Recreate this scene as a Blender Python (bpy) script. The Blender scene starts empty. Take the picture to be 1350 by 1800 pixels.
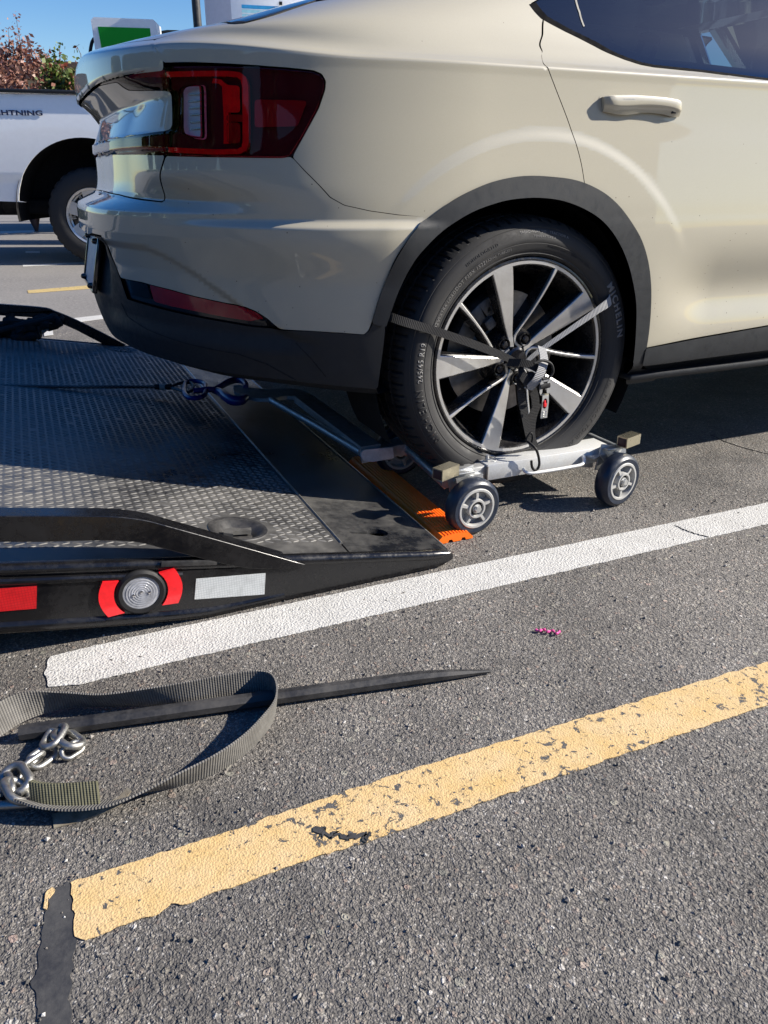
import bpy, bmesh, math, random
import numpy as np
from mathutils import Vector, Matrix, Euler
from mathutils.geometry import delaunay_2d_cdt, tessellate_polygon
R=math.radians; PI=math.pi
random.seed(7); RNG=np.random.default_rng(11)
C=bpy.context.scene.collection
scn=bpy.context.scene
# ---------------------------------------------------------------- camera
_yaw,_pitch,_roll,_cx,_cy,_cz,_f,_=[0.42082, 0.41742, 0.00464, -1.1267, -1.65493, 0.84197, 1343.81777, 0.4]
cam=bpy.data.cameras.new('camera'); camo=bpy.data.objects.new('camera',cam); C.objects.link(camo)
_fw=Vector((math.sin(_yaw)*math.cos(_pitch),math.cos(_yaw)*math.cos(_pitch),-math.sin(_pitch)))
_rt=Vector((math.cos(_yaw),-math.sin(_yaw),0)); _up=_rt.cross(_fw)
_r2=_rt*math.cos(_roll)+_up*math.sin(_roll); _u2=_up*math.cos(_roll)-_rt*math.sin(_roll)
camo.matrix_world=Matrix(((_r2.x,_u2.x,-_fw.x,_cx),(_r2.y,_u2.y,-_fw.y,_cy),(_r2.z,_u2.z,-_fw.z,_cz),(0,0,0,1)))
cam.sensor_fit='VERTICAL'; cam.sensor_height=36; cam.lens=36*_f/1800; cam.clip_start=.02; cam.clip_end=3000
cam.dof.use_dof=False
scn.camera=camo
# ---------------------------------------------------------------- light
SUN_AZ=R(112); SUN_EL=R(31)      # azimuth clockwise from +Y
w=bpy.data.worlds.new('World'); scn.world=w; w.use_nodes=True
nt=w.node_tree; bg=nt.nodes['Background']; sky=nt.nodes.new('ShaderNodeTexSky'); sky.sky_type='NISHITA'
sky.sun_disc=False; sky.sun_elevation=SUN_EL; sky.sun_rotation=SUN_AZ; sky.air_density=1.0; sky.dust_density=.4; sky.ozone_density=2.2; sky.altitude=100
hs=nt.nodes.new('ShaderNodeHueSaturation'); hs.inputs['Hue'].default_value=.513; hs.inputs['Saturation'].default_value=1.42; nt.links.new(sky.outputs[0],hs.inputs['Color']); nt.links.new(hs.outputs[0],bg.inputs[0]); bg.inputs[1].default_value=.077
sun=bpy.data.lights.new('sun','SUN'); sun.energy=5.0; sun.angle=R(.53); sun.color=(1,.935,.83)
suno=bpy.data.objects.new('sun',sun); C.objects.link(suno)
sd=Vector((math.sin(SUN_AZ)*math.cos(SUN_EL),math.cos(SUN_AZ)*math.cos(SUN_EL),math.sin(SUN_EL)))
suno.rotation_euler=sd.to_track_quat('Z','Y').to_euler()
vs=scn.view_settings; vs.view_transform='Standard'; vs.look='None'; vs.exposure=1.0; vs.gamma=1; vs.use_curve_mapping=False
# ---------------------------------------------------------------- body surface
# body surface of the car: S(u, v).  u<0 side (towards the front), 0..1 near rear corner to centre, 1..2 centre to far corner, >2 far side; v ~ height
_ROWS=np.array([
 # v     xr     ys     n    xs0
 (.28, -.80,  .030, 2.5, -.25),
 (.335,-.870, .000, 2.5, -.25),
 (.365,-.915,-.034, 2.55,-.25),
 (.42, -.940,-.040, 2.6, -.25),
 (.50, -.957,-.043, 2.75,-.25),
 (.60, -.966,-.045, 2.9, -.25),
 (.70, -.962,-.044, 3.2, -.25),
 (.76, -.957,-.041, 3.5, -.25),
 (.82, -.935,-.037, 4.2, -.25),
 (.90, -.925,-.032, 4.3, -.25),
 (.98, -.918,-.028, 4.3, -.25),
 (1.035,-.912,-.027, 4.3, -.25),
 (1.056,-.908,-.028, 4.3, -.25),
 (1.060,-.903,-.023, 4.3, -.25),
 (1.070,-.885,-.006, 4.2, -.24),
 (1.10, -.825, .020, 4.0, -.20),
 (1.13, -.740, .040, 3.9, -.12),
 (1.157,-.650, .055, 3.9, -.05),
 (1.20, -.510, .078, 3.8,  .08),
 (1.30, -.150, .135, 3.6,  .45),
 (1.40,  .330, .215, 3.2,  .95),
 (1.455, .80,  .30,  3.0,  1.3)])
def _pchip(x,y):
    h=np.diff(x); d=np.diff(y)/h; m=np.zeros_like(y)
    for i in range(1,len(x)-1):
        if d[i-1]*d[i]>0:
            w1=2*h[i]+h[i-1]; w2=h[i]+2*h[i-1]; m[i]=(w1+w2)/(w1/d[i-1]+w2/d[i])
    m[0]=d[0]; m[-1]=d[-1]
    def f(q):
        q=np.asarray(q,float); i=np.clip(np.searchsorted(x,q)-1,0,len(x)-2); t=(q-x[i])/h[i]
        t=np.clip(t,-.5,1.5)
        return ((2*t**3-3*t**2+1)*y[i]+(t**3-2*t**2+t)*h[i]*m[i]+(-2*t**3+3*t**2)*y[i+1]+(t**3-t**2)*h[i]*m[i+1])
    return f
_XR,_YS,_N,_X0=[_pchip(_ROWS[:,0],_ROWS[:,k]) for k in (1,2,3,4)]
# relief of the rear face (added to x at the rear): lower ledge face, recess of tailgate, spoiler undercut
_DX=np.array([.28,.50,.62,.69,.705,.745,.758,.770,.783,.795,.884,.890,.918,.924,.984,.988,1.0355,1.0390,1.06,1.3])
_DY=np.array([ 0, .006,.010,.002,0,   0,  .004,.026,.054,.056,.051,.043,.043,.050,.073,.073,.014,.002,0,0])
def _DEV(v):
    return sum(np.interp(v+d,_DX,_DY)*w for d,w in ((-.0024,.12),(-.0012,.22),(0,.32),(.0012,.22),(.0024,.12)))
def _ss(x,a,b):
    t=np.clip((x-a)/(b-a),0,1); return t*t*(3-2*t)
YC=.90
def S(u,v):
    u=np.asarray(u,float); v=np.asarray(v,float); u,v=np.broadcast_arrays(u,v)
    um=np.where(u>1,2-u,u)
    xr,ys,n,x0=_XR(v),_YS(v),_N(v),_X0(v)
    ph=np.clip(um,0,1)*np.pi/2; c=np.sin(ph); s=np.cos(ph)
    r=(np.maximum(c,1e-6)**n+np.maximum(s,1e-6)**n)**(-1/n)
    X=np.where(um<0, x0-um*1.1, x0-(x0-xr)*c*r)
    Y=np.where(um<0, ys, YC-(YC-ys)*s*r)
    # the flank tapers in towards the tail
    tp=np.clip(-.16-X,0,None); Y=Y+.36*tp**2*(1-_ss(v,1.07,1.15))*np.clip((YC-Y)/YC,0,1)
    # rear relief
    deg=np.degrees(ph); g=_ss(deg,39,60)
    glow=_ss(deg,24,50)      # ledge reaches farther round the corner
    dv=_DEV(v); kv=_ss(v,.765,.845); X=X+dv*(glow*(1-kv)+g*kv)
    X=X+.045*_ss(deg,66,73)*np.clip((v-.52)/.15,0,1)*(1-_ss(v,.670,.682))   # number plate recess
    # crown of the rear lip
    z=v+(.028*_ss(deg,15,45)+.038*_ss(deg,45,90))*_ss(v,1.039,1.058)*(1-_ss(v,1.062,1.15))
    # ledge: bulge below .735 fading out along the side
    k=_ss(deg,-1,12)*(1-_ss(deg,26,50)); rid=_ss(v,.60,.715)*(1-_ss(v,.728,.748))
    X=X-.016*k*rid*np.sin(ph); Y=Y-.016*k*rid*np.cos(ph)
    # scoop of the bumper bounded by an arc
    za=.49+.195*_ss(deg,22,52); sc=_ss(za-v,0,.022)*_ss(v,.44,.50)*(1-_ss(deg,70,80))*_ss(deg,20,30)
    X=X+.013*sc*np.sin(ph); Y=Y+.013*sc*np.cos(ph)
    # fender lip round the rear wheel
    rr=np.hypot(X,z-.40); up=_ss(z,.62,.80)
    Y=Y-.0024*(1-_ss(rr,.510,.538))*up*(1-_ss(um,-.02,.26))
    # door: hollow low down
    dr=_ss(X,.36,.60)*(um<0); Y=Y+dr*(.020*np.exp(-((z-.545)/.075)**2)+.006*_ss(z,.7,.55))
    Y=np.where(u>1,2*YC-Y,Y)
    return np.stack([X,Y,z],-1)
def SN(u,v,e=1e-3):
    a=S(u+e,v)-S(u-e,v); b=S(u,v+e)-S(u,v-e); n=np.cross(a,b); L=np.linalg.norm(n,axis=-1,keepdims=True)
    n=n/np.maximum(L,1e-12)
    return -n    # checked: points outwards

# ---------------------------------------------------------------- helpers
def tag(o,label=None,cat=None,group=None,kind=None):
    if label: o['label']=label
    if cat: o['category']=cat
    if group: o['group']=group
    if kind: o['kind']=kind
    return o
def empty(name,loc=(0,0,0),rz=0,parent=None,rot=None):
    o=bpy.data.objects.new(name,None); C.objects.link(o); o.location=loc
    o.rotation_euler=rot if rot else (0,0,rz); o.empty_display_size=.05
    if parent: o.parent=parent
    return o
def thing(name,label,cat,loc=(0,0,0),rz=0,group=None):
    return tag(empty(name,loc,rz),label,cat,group)
def link(name,me,mat=None,parent=None,world=True,kind=None):
    o=bpy.data.objects.new(name,me); C.objects.link(o)
    if mat is not None and len(me.materials)==0: me.materials.append(mat)
    if parent is not None:
        o.parent=parent
        if world:      # the mesh is in world coordinates
            m=Matrix.Identity(4); p=parent; chain=[]
            while p is not None: chain.append(p); p=p.parent
            for q in reversed(chain): m=m@q.matrix_parent_inverse@Matrix.LocRotScale(q.location,q.rotation_euler,q.scale)
            o.matrix_parent_inverse=m.inverted()
    if kind: o['kind']=kind
    return o
def mesh(name,V,F,sharp=35,uvs=None):
    me=bpy.data.meshes.new(name); me.from_pydata([tuple(map(float,v)) for v in V],[],[tuple(map(int,f)) for f in F]); me.update()
    me.polygons.foreach_set('use_smooth',[True]*len(me.polygons))
    if sharp is not None: me.set_sharp_from_angle(angle=R(sharp))
    return me
def fixn(me):
    bm=bmesh.new(); bm.from_mesh(me); bmesh.ops.recalc_face_normals(bm,faces=bm.faces); bm.to_mesh(me); bm.free()
class MB:
    def __init__(s): s.v=[]; s.f=[]
    def add(s,V,F,m=None):
        n=len(s.v)
        if m is not None: V=[m@Vector(p) for p in V]
        s.v+= [tuple(p) for p in V]; s.f+=[tuple(i+n for i in f) for f in F]; return s
    def box(s,c,d,rot=None,b=0.0):
        hx,hy,hz=[q/2 for q in d]; m=Matrix.Translation(c)
        if rot is not None: m=m@(rot.to_matrix().to_4x4() if isinstance(rot,(Euler,)) else rot.to_4x4())
        if b<=0:
            V=[(x,y,z) for x in(-hx,hx) for y in(-hy,hy) for z in(-hz,hz)]
            return s.add(V,[(0,1,3,2),(4,6,7,5),(0,4,5,1),(2,3,7,6),(0,2,6,4),(1,5,7,3)],m)
        bm=bmesh.new(); bmesh.ops.create_cube(bm,size=1)
        for v in bm.verts: v.co=Vector((v.co.x*d[0],v.co.y*d[1],v.co.z*d[2]))
        bmesh.ops.bevel(bm,geom=bm.edges[:],offset=min(b,min(d)*.45),segments=2,affect='EDGES',profile=.5)
        bm.verts.index_update(); s.add([v.co for v in bm.verts],[[v.index for v in f.verts] for f in bm.faces],m); bm.free(); return s
    def tube(s,P,r,n=10,caps=True,closed=False,prof=None,up=None):
        # sweep a circle (or a given 2-D profile) along P
        P=[Vector(p) for p in P]; k=len(P); rs=r if hasattr(r,'__len__') else [r]*k
        T=[]
        for i in range(k):
            a=P[(i-1)%k] if (closed or i>0) else P[i]; b=P[(i+1)%k] if (closed or i<k-1) else P[i]
            T.append((b-a).normalized())
        u=Vector(up) if up is not None else Vector((0,0,1))
        if abs(u.dot(T[0]))>.95 and up is None: u=Vector((0,1,0))
        base=len(s.v); rings=[]
        nn=(u-T[0]*u.dot(T[0])).normalized()
        for i in range(k):
            if up is not None: nn=(u-T[i]*u.dot(T[i])).normalized()
            else: nn=(nn-T[i]*nn.dot(T[i])).normalized()
            bb=T[i].cross(nn); ring=[]
            pr=prof if prof is not None else [(math.cos(2*PI*j/n),math.sin(2*PI*j/n)) for j in range(n)]
            for (a,b) in pr:
                s.v.append(tuple(P[i]+(nn*a+bb*b)*rs[i])); ring.append(len(s.v)-1)
            rings.append(ring)
        m=len(rings[0])
        for i in range(k if closed else k-1):
            A,B=rings[i],rings[(i+1)%k]
            for j in range(m): s.f.append((A[j],A[(j+1)%m],B[(j+1)%m],B[j]))
        if caps and not closed: s.f.append(tuple(reversed(rings[0]))); s.f.append(tuple(rings[-1]))
        return s
    def lathe(s,prof,n=32,m=None,closed=False,a0=0,a1=2*PI):
        # prof: (radius, height) revolved about local Y axis; height along Y
        full=abs(a1-a0-2*PI)<1e-6; k=n if full else n+1; V=[];F=[]
        for i in range(k):
            a=a0+(a1-a0)*i/n
            for (r,h) in prof: V.append((r*math.cos(a),h,r*math.sin(a)))
        q=len(prof)
        for i in range(n):
            j=(i+1)%k
            for t in range(q if closed else q-1):
                t2=(t+1)%q; F.append((i*q+t,j*q+t,j*q+t2,i*q+t2))
        if prof[0][0]<1e-6: pass
        return s.add(V,F,m)
    def prism(s,poly,h0,h1,fn):
        # 2-D polygon extruded between h0 and h1; fn(a,b,h)->3-D
        n=len(poly); tri=tessellate_polygon([[Vector((a,b,0)) for a,b in poly]])
        V=[fn(a,b,h0) for a,b in poly]+[fn(a,b,h1) for a,b in poly]
        F=[tuple(t) for t in tri]+[tuple(n+i for i in reversed(t)) for t in tri]+[(i,(i+1)%n,n+(i+1)%n,n+i) for i in range(n)]
        return s.add(V,F)
    def build(s,name,mat,parent=None,sharp=35,world=True,kind=None):
        me=bpy.data.meshes.new(name); me.from_pydata([tuple(map(float,v)) for v in s.v],[],s.f); me.update(); fixn(me)
        me.polygons.foreach_set('use_smooth',[True]*len(me.polygons))
        if sharp is not None: me.set_sharp_from_angle(angle=R(sharp))
        return link(name,me,mat,parent,world,kind)
def catmull(P,n=6,closed=False):
    P=[Vector(p) for p in P]; k=len(P); out=[]
    for i in range(k if closed else k-1):
        g=lambda j:P[j%k] if closed else P[max(0,min(k-1,j))]
        a,b,c,d=g(i-1),g(i),g(i+1),g(i+2)
        for j in range(n):
            t=j/n; out.append(.5*((2*b)+(c-a)*t+(2*a-5*b+4*c-d)*t*t+(3*b-a-3*c+d)*t**3))
    if not closed: out.append(P[-1])
    return out
# ---- flat CDT plates with holes and panels on the body surface
def densify(P,step,closed=True):
    P=[np.array(p,float) for p in P]; out=[]; n=len(P)
    for i in range(n if closed else n-1):
        a,b=P[i],P[(i+1)%n]; k=max(1,int(np.ceil(np.linalg.norm(b-a)/step)))
        out+=[a+(b-a)*j/k for j in range(k)]
    if not closed: out.append(P[-1])
    return np.array(out)
def chaikin(P,it=2):
    for _ in range(it):
        Q=np.roll(P,-1,0); P=np.stack([.75*P+.25*Q,.25*P+.75*Q],1).reshape(-1,2)
    return P
def inpoly(Q,P):
    x,y=Q[:,0],Q[:,1]; ins=np.zeros(len(Q),bool); n=len(P)
    for i in range(n):
        a,b=P[i],P[(i+1)%n]
        c=((a[1]>y)!=(b[1]>y)); 
        if a[1]!=b[1]: ins^= c&(x<(b[0]-a[0])*(y-a[1])/(b[1]-a[1])+a[0])
    return ins
def neardist(Q,P,lim):
    out=np.full(len(Q),9e9)
    for i in range(0,len(P)):
        d=np.hypot(Q[:,0]-P[i,0],Q[:,1]-P[i,1]); out=np.minimum(out,d)
    return out
def cdt(rings,grid,lim):
    allr=np.concatenate(rings)
    g=grid[inpoly(grid,rings[0])]
    for h in rings[1:]: g=g[~inpoly(g,h)]
    if len(g): g=g[neardist(g,allr,lim)>lim]
    V=[Vector(p) for p in allr]+[Vector(p) for p in g]; E=[]; o=0
    for r in rings:
        n=len(r); E+=[(o+i,o+(i+1)%n) for i in range(n)]; o+=n
    v,e,f,ov,oe,of=delaunay_2d_cdt(V,E,[],0,1e-7)
    P=np.array([(p.x,p.y) for p in v]); f=[t for t in f if len(t)>=3]
    cen=np.array([P[list(t)].mean(0) for t in f]); ok=inpoly(cen,rings[0])
    for h in rings[1:]: ok&=~inpoly(cen,h)
    F=[tuple(t) for t,k in zip(f,ok) if k]
    cnt={}
    for t in F:
        for i in range(len(t)): cnt[(t[i],t[(i+1)%len(t)])]=1
    bd=[(a,b) for (a,b) in cnt if (b,a) not in cnt]
    return P,F,bd
def plate(rings,fn,h0,h1,step=.03,grid=None):
    """flat plate with holes; fn(a,b,h)->3-D"""
    rings=[densify(r,step) for r in rings]
    P,F,bd=cdt(rings,np.zeros((0,2)) if grid is None else grid,.004)
    n=len(P); V=[fn(a,b,h1) for a,b in P]+[fn(a,b,h0) for a,b in P]
    FF=F+[tuple(n+i for i in reversed(t)) for t in F]+[(b,a,n+a,n+b) for a,b in bd]
    return V,FF
VG=np.unique(np.round(np.concatenate([np.arange(.27,1.47,.0085),np.arange(.69,.80,.004),np.arange(.872,.93,.005),np.arange(1.02,1.09,.004)]),4))
VG=VG[np.concatenate([[True],np.diff(VG)>.0018])]
UG=np.arange(-3.6,3.0,.0085)
def offS(u,v,off):
    p=S(u,v); n=SN(u,v); return p+n*off, n
def panel(name,outline,mat,parent,off=0.0,depth=.012,holes=(),rnd=.0016,chk=2,step=.010,skirt=True,world=True,coarse=1,kind=None):
    sc=np.array([1.1,1.0])
    rings=[]
    for r in [outline]+list(holes):
        q=densify(np.array(r,float)*sc,step*coarse); q=chaikin(q,chk) if chk else q
        # thin out
        keep=[q[0]]
        for p in q[1:]:
            if np.linalg.norm(p-keep[-1])>.0025*coarse: keep.append(p)
        if np.linalg.norm(keep[0]-keep[-1])<.0015*coarse: keep.pop()
        rings.append(np.array(keep))
    lo,hi=rings[0].min(0),rings[0].max(0)
    us=UG[::coarse]; vs_=VG[::coarse]; us=us[(us*1.1>lo[0])&(us*1.1<hi[0])]; vs_=vs_[(vs_>lo[1])&(vs_<hi[1])]
    G=np.stack(np.meshgrid(us*1.1,vs_),-1).reshape(-1,2)
    P,F,bd=cdt(rings,G,.0035*coarse)
    uv=P/sc; pos,nor=offS(uv[:,0],uv[:,1],off)
    V=list(pos); N=list(nor); ntop=len(F)
    if skirt and depth>0:
        bi=sorted({i for e in bd for i in e}); T={i:np.zeros(3) for i in bi}
        for a,b in bd:
            ed=pos[b]-pos[a]; t=np.cross(ed,nor[a]+nor[b]); L=np.linalg.norm(t)
            if L>1e-12: t/=L
            T[a]+=t; T[b]+=t
        for i in bi: T[i]/=max(np.linalg.norm(T[i]),1e-9)
        # pull boundary in by rnd, then round over
        m1={};m2={};m3={}
        for i in bi:
            p,n,t=pos[i],nor[i],T[i]
            V[i]=p-t*rnd
            m1[i]=len(V); V.append(p-n*rnd*.35-t*rnd*.3); q=n*.7+t*.7; N.append(q/np.linalg.norm(q))
            m2[i]=len(V); V.append(p-n*rnd); N.append(t)
            m3[i]=len(V); V.append(p-n*depth); N.append(t)
        F=list(F)
        for a,b in bd:
            F+=[(b,a,m1[a],m1[b]),(m1[b],m1[a],m2[a],m2[b]),(m2[b],m2[a],m3[a],m3[b])]
    me=bpy.data.meshes.new(name); me.from_pydata([tuple(p) for p in V],[],F); me.update()
    # orient
    if len(me.polygons):
        s0=0
        for pl in me.polygons[:ntop]:
            s0+=pl.normal.dot(Vector(N[pl.vertices[0]]))
        if s0<0: me.flip_normals()
    me.polygons.foreach_set('use_smooth',[True]*len(me.polygons))
    me.normals_split_custom_set_from_vertices([tuple(n/np.linalg.norm(n)) for n in N])
    return link(name,me,mat,parent,world,kind)
def UX(X,z):
    """u of a point of the near side at position X, height z"""
    lo,hi=-3.4,1.0
    for _ in range(40):
        m=(lo+hi)/2
        if float(S(m,z)[0])>X: lo=m
        else: hi=m
    return ((lo+hi)/2,z)
def MIR(P): return [(2-u,v) for u,v in reversed(P)]
def circ(cx,cz,r,a0,a1,n): return [(cx+r*math.cos(R(a0+(a1-a0)*i/n)),cz+r*math.sin(R(a0+(a1-a0)*i/n))) for i in range(n+1)]
# ---------------------------------------------------------------- materials
class NT:
    def __init__(s,name):
        s.m=bpy.data.materials.new(name); s.m.use_nodes=True; s.t=s.m.node_tree; s.b=s.t.nodes['Principled BSDF']; s.o=s.t.nodes['Material Output']
    def n(s,ty,ins=None,**kw):
        x=s.t.nodes.new(ty)
        for k,v in kw.items(): setattr(x,k,v)
        for k,v in (ins or {}).items():
            if hasattr(v,'is_linked') : s.t.links.new(v,x.inputs[k])
            else: x.inputs[k].default_value=v
        return x
    def l(s,a,b): s.t.links.new(a,b)
    def obj(s): return s.n('ShaderNodeTexCoord').outputs['Object']
    def set(s,**kw):
        for k,v in kw.items():
            i=s.b.inputs[k.replace('_',' ')]
            if hasattr(v,'is_linked'): s.l(v,i)
            else: i.default_value=v
        return s
    def noise(s,scale,detail=4,rough=.55,vec=None,dist=0):
        return s.n('ShaderNodeTexNoise',{'Vector':vec if vec is not None else s.obj(),'Scale':scale,'Detail':detail,'Roughness':rough,'Distortion':dist})
    def ramp(s,fac,stops,interp='LINEAR'):
        r=s.n('ShaderNodeValToRGB',{'Fac':fac}); e=r.color_ramp; e.interpolation=interp
        while len(e.elements)<len(stops): e.elements.new(.5)
        for q,(p,c) in zip(e.elements,stops): q.position=p; q.color=c if len(c)==4 else (*c,1)
        return r.outputs['Color']
    def mix(s,f,a,b,bt='MIX'):
        x=s.n('ShaderNodeMix',data_type='RGBA',blend_type=bt)
        for i,v in ((0,f),(6,a),(7,b)):
            if hasattr(v,'is_linked'): s.l(v,x.inputs[i])
            else: x.inputs[i].default_value=v if i==0 else (v if len(v)==4 else (*v,1))
        return x.outputs[2]
    def math(s,op,a,b=0.0,c=None):
        x=s.n('ShaderNodeMath',operation=op)
        for i,v in enumerate((a,b) if c is None else (a,b,c)):
            if hasattr(v,'is_linked'): s.l(v,x.inputs[i])
            else: x.inputs[i].default_value=v
        return x.outputs[0]
    def bump(s,h,strength=.3,dist=.001,normal=None):
        x=s.n('ShaderNodeBump',{'Height':h,'Strength':strength,'Distance':dist})
        if normal is not None: s.l(normal,x.inputs['Normal'])
        s.l(x.outputs[0],s.b.inputs['Normal']); return x.outputs[0]
def c4(c): return (*c,1) if len(c)==3 else c
def mat_simple(name,col,rough=.5,metal=0,coat=0,spec=.5,var=.12,nscale=25,bump=0,bscale=200,aniso=0,coatr=.03,rvar=.12):
    k=NT(name); nz=k.noise(nscale,5).outputs['Fac']; c=c4(col)
    lo=tuple(q*(1-var) for q in c[:3]); hi=tuple(min(1,q*(1+var)) for q in c[:3])
    k.set(Base_Color=k.ramp(nz,[(.3,lo),(.7,hi)]),Metallic=metal,Coat_Weight=coat,Coat_Roughness=coatr,Specular_IOR_Level=spec)
    rr=k.n('ShaderNodeMapRange',{'Value':k.noise(nscale*2.3,4).outputs['Fac'],'From Min':.3,'From Max':.7,'To Min':max(.02,rough-rvar*rough),'To Max':min(1,rough+rvar*rough*2)}); k.l(rr.outputs[0],k.b.inputs['Roughness'])
    if bump: k.bump(k.noise(bscale,3).outputs['Fac'],bump,.001)
    if aniso: k.set(Anisotropic=aniso)
    return k.m
def mat_dusty(name,col,dust,amount=.35,rough=.5,metal=0,scale=9,bump=.15,bscale=350,lo=.42,hi=.66):
    """a surface with irregular dust and wear"""
    k=NT(name); v=k.obj()
    n1=k.noise(scale,8,.65,v,.4).outputs['Fac']; n2=k.noise(scale*9,6,.7,v).outputs['Fac']
    f=k.math('MULTIPLY',k.math('ADD',n1,k.math('MULTIPLY',n2,.6)),1/1.6)
    f=k.n('ShaderNodeMapRange',{'Value':f,'From Min':lo,'From Max':hi,'To Min':0,'To Max':amount}).outputs[0]
    k.set(Base_Color=k.mix(f,col,dust),Metallic=metal)
    k.l(k.n('ShaderNodeMapRange',{'Value':f,'From Min':0,'From Max':max(amount,.01),'To Min':rough,'To Max':min(1,rough+.35)}).outputs[0],k.b.inputs['Roughness'])
    k.bump(k.noise(bscale,4).outputs['Fac'],bump,.001)
    return k.m
def asphalt():
    k=NT('asphalt'); v=k.obj()
    wv=k.n('ShaderNodeVectorMath',{0:v},operation='ADD'); nv=k.noise(60,3,.6,v); 
    sc=k.n('ShaderNodeVectorMath',{0:nv.outputs['Color'],1:(.010,.010,.010)},operation='MULTIPLY'); k.l(sc.outputs[0],wv.inputs[1])
    vv=wv.outputs[0]
    va=k.n('ShaderNodeTexVoronoi',{'Vector':vv,'Scale':150,'Randomness':1},feature='F1')
    vb=k.n('ShaderNodeTexVoronoi',{'Vector':vv,'Scale':340,'Randomness':1},feature='F1')
    vc=k.n('ShaderNodeTexVoronoi',{'Vector':vv,'Scale':56,'Randomness':1},feature='F1')
    ra=k.n('ShaderNodeSeparateColor',{0:va.outputs['Color']}); rb=k.n('ShaderNodeSeparateColor',{0:vb.outputs['Color']}); rc=k.n('ShaderNodeSeparateColor',{0:vc.outputs['Color']})
    stone=k.ramp(ra.outputs[0],[(0,(.055,.053,.052)),(.35,(.082,.078,.074)),(.6,(.118,.11,.10)),(.82,(.155,.145,.13)),(.93,(.13,.10,.085)),(.985,(.19,.185,.175)),(1,(.30,.29,.28))])
    fine=k.ramp(rb.outputs[0],[(0,(.05,.048,.047)),(.6,(.088,.083,.078)),(.93,(.15,.14,.13)),(1,(.22,.215,.205))])
    big=k.ramp(rc.outputs[1],[(0,(.10,.10,.09)),(.5,(.15,.145,.125)),(1,(.17,.13,.115))])
    # which stones show at the surface
    sh=k.math('GREATER_THAN',ra.outputs[1],.38)
    edge=k.n('ShaderNodeMapRange',{'Value':va.outputs['Distance'],'From Min':.40,'From Max':.62,'To Min':1,'To Max':0}).outputs[0]
    m1=k.math('MULTIPLY',sh,edge)
    col=k.mix(m1,fine,stone)
    bs=k.math('MULTIPLY',k.math('GREATER_THAN',rc.outputs[0],.94),k.n('ShaderNodeMapRange',{'Value':vc.outputs['Distance'],'From Min':.27,'From Max':.34,'To Min':1,'To Max':0}).outputs[0])
    col=k.mix(bs,col,big)
    # binder darkness between stones
    cr=k.n('ShaderNodeMapRange',{'Value':vb.outputs['Distance'],'From Min':.35,'From Max':.75,'To Min':0,'To Max':.60}).outputs[0]
    col=k.mix(k.math('MULTIPLY',cr,k.math('SUBTRACT',1.0,bs)),col,(.036,.035,.034))
    # wear in patches
    lg=k.noise(1.1,5,.6,v,.6).outputs['Fac']; md=k.noise(7,5,.6,v).outputs['Fac']
    t=k.math('ADD',k.math('MULTIPLY',lg,.65),k.math('MULTIPLY',md,.35))
    g=k.n('ShaderNodeMapRange',{'Value':t,'From Min':.35,'From Max':.65,'To Min':1.25,'To Max':2.5}).outputs[0]
    col=k.mix(1.0,col,k.n('ShaderNodeCombineColor',{0:g,1:k.math('MULTIPLY',g,.975),2:k.math('MULTIPLY',g,.935)}).outputs[0],'MULTIPLY')
    st=k.noise(2.3,3,.5,v,1.5).outputs['Fac']; stf=k.n('ShaderNodeMapRange',{'Value':st,'From Min':.60,'From Max':.72,'To Min':0,'To Max':.42}).outputs[0]
    sp=k.n('ShaderNodeTexVoronoi',{'Vector':vv,'Scale':4.5,'Randomness':1}); sf=k.n('ShaderNodeMapRange',{'Value':sp.outputs['Distance'],'From Min':.03,'From Max':.12,'To Min':.22,'To Max':0}).outputs[0]
    col=k.mix(k.math('MAXIMUM',stf,sf),col,(.045,.043,.042))
    k.set(Base_Color=col,Roughness=.8,Specular_IOR_Level=.35)
    h=k.math('ADD',k.math('MULTIPLY',k.math('MULTIPLY',sh,k.math('SUBTRACT',.8,va.outputs['Distance'])),1.0),k.math('MULTIPLY',k.math('SUBTRACT',.8,vb.outputs['Distance']),.55))
    h=k.math('ADD',h,k.math('MULTIPLY',bs,.9))
    k.bump(h,.9,.0036)
    return k.m
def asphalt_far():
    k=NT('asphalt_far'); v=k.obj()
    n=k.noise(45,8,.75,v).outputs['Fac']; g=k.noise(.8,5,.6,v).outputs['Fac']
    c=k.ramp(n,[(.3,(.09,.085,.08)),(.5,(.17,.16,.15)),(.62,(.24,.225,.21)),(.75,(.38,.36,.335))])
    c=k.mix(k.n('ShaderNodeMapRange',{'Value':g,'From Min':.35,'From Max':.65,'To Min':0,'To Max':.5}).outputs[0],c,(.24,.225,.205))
    k.set(Base_Color=c,Roughness=.85); k.bump(n,.8,.004); return k.m
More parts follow.
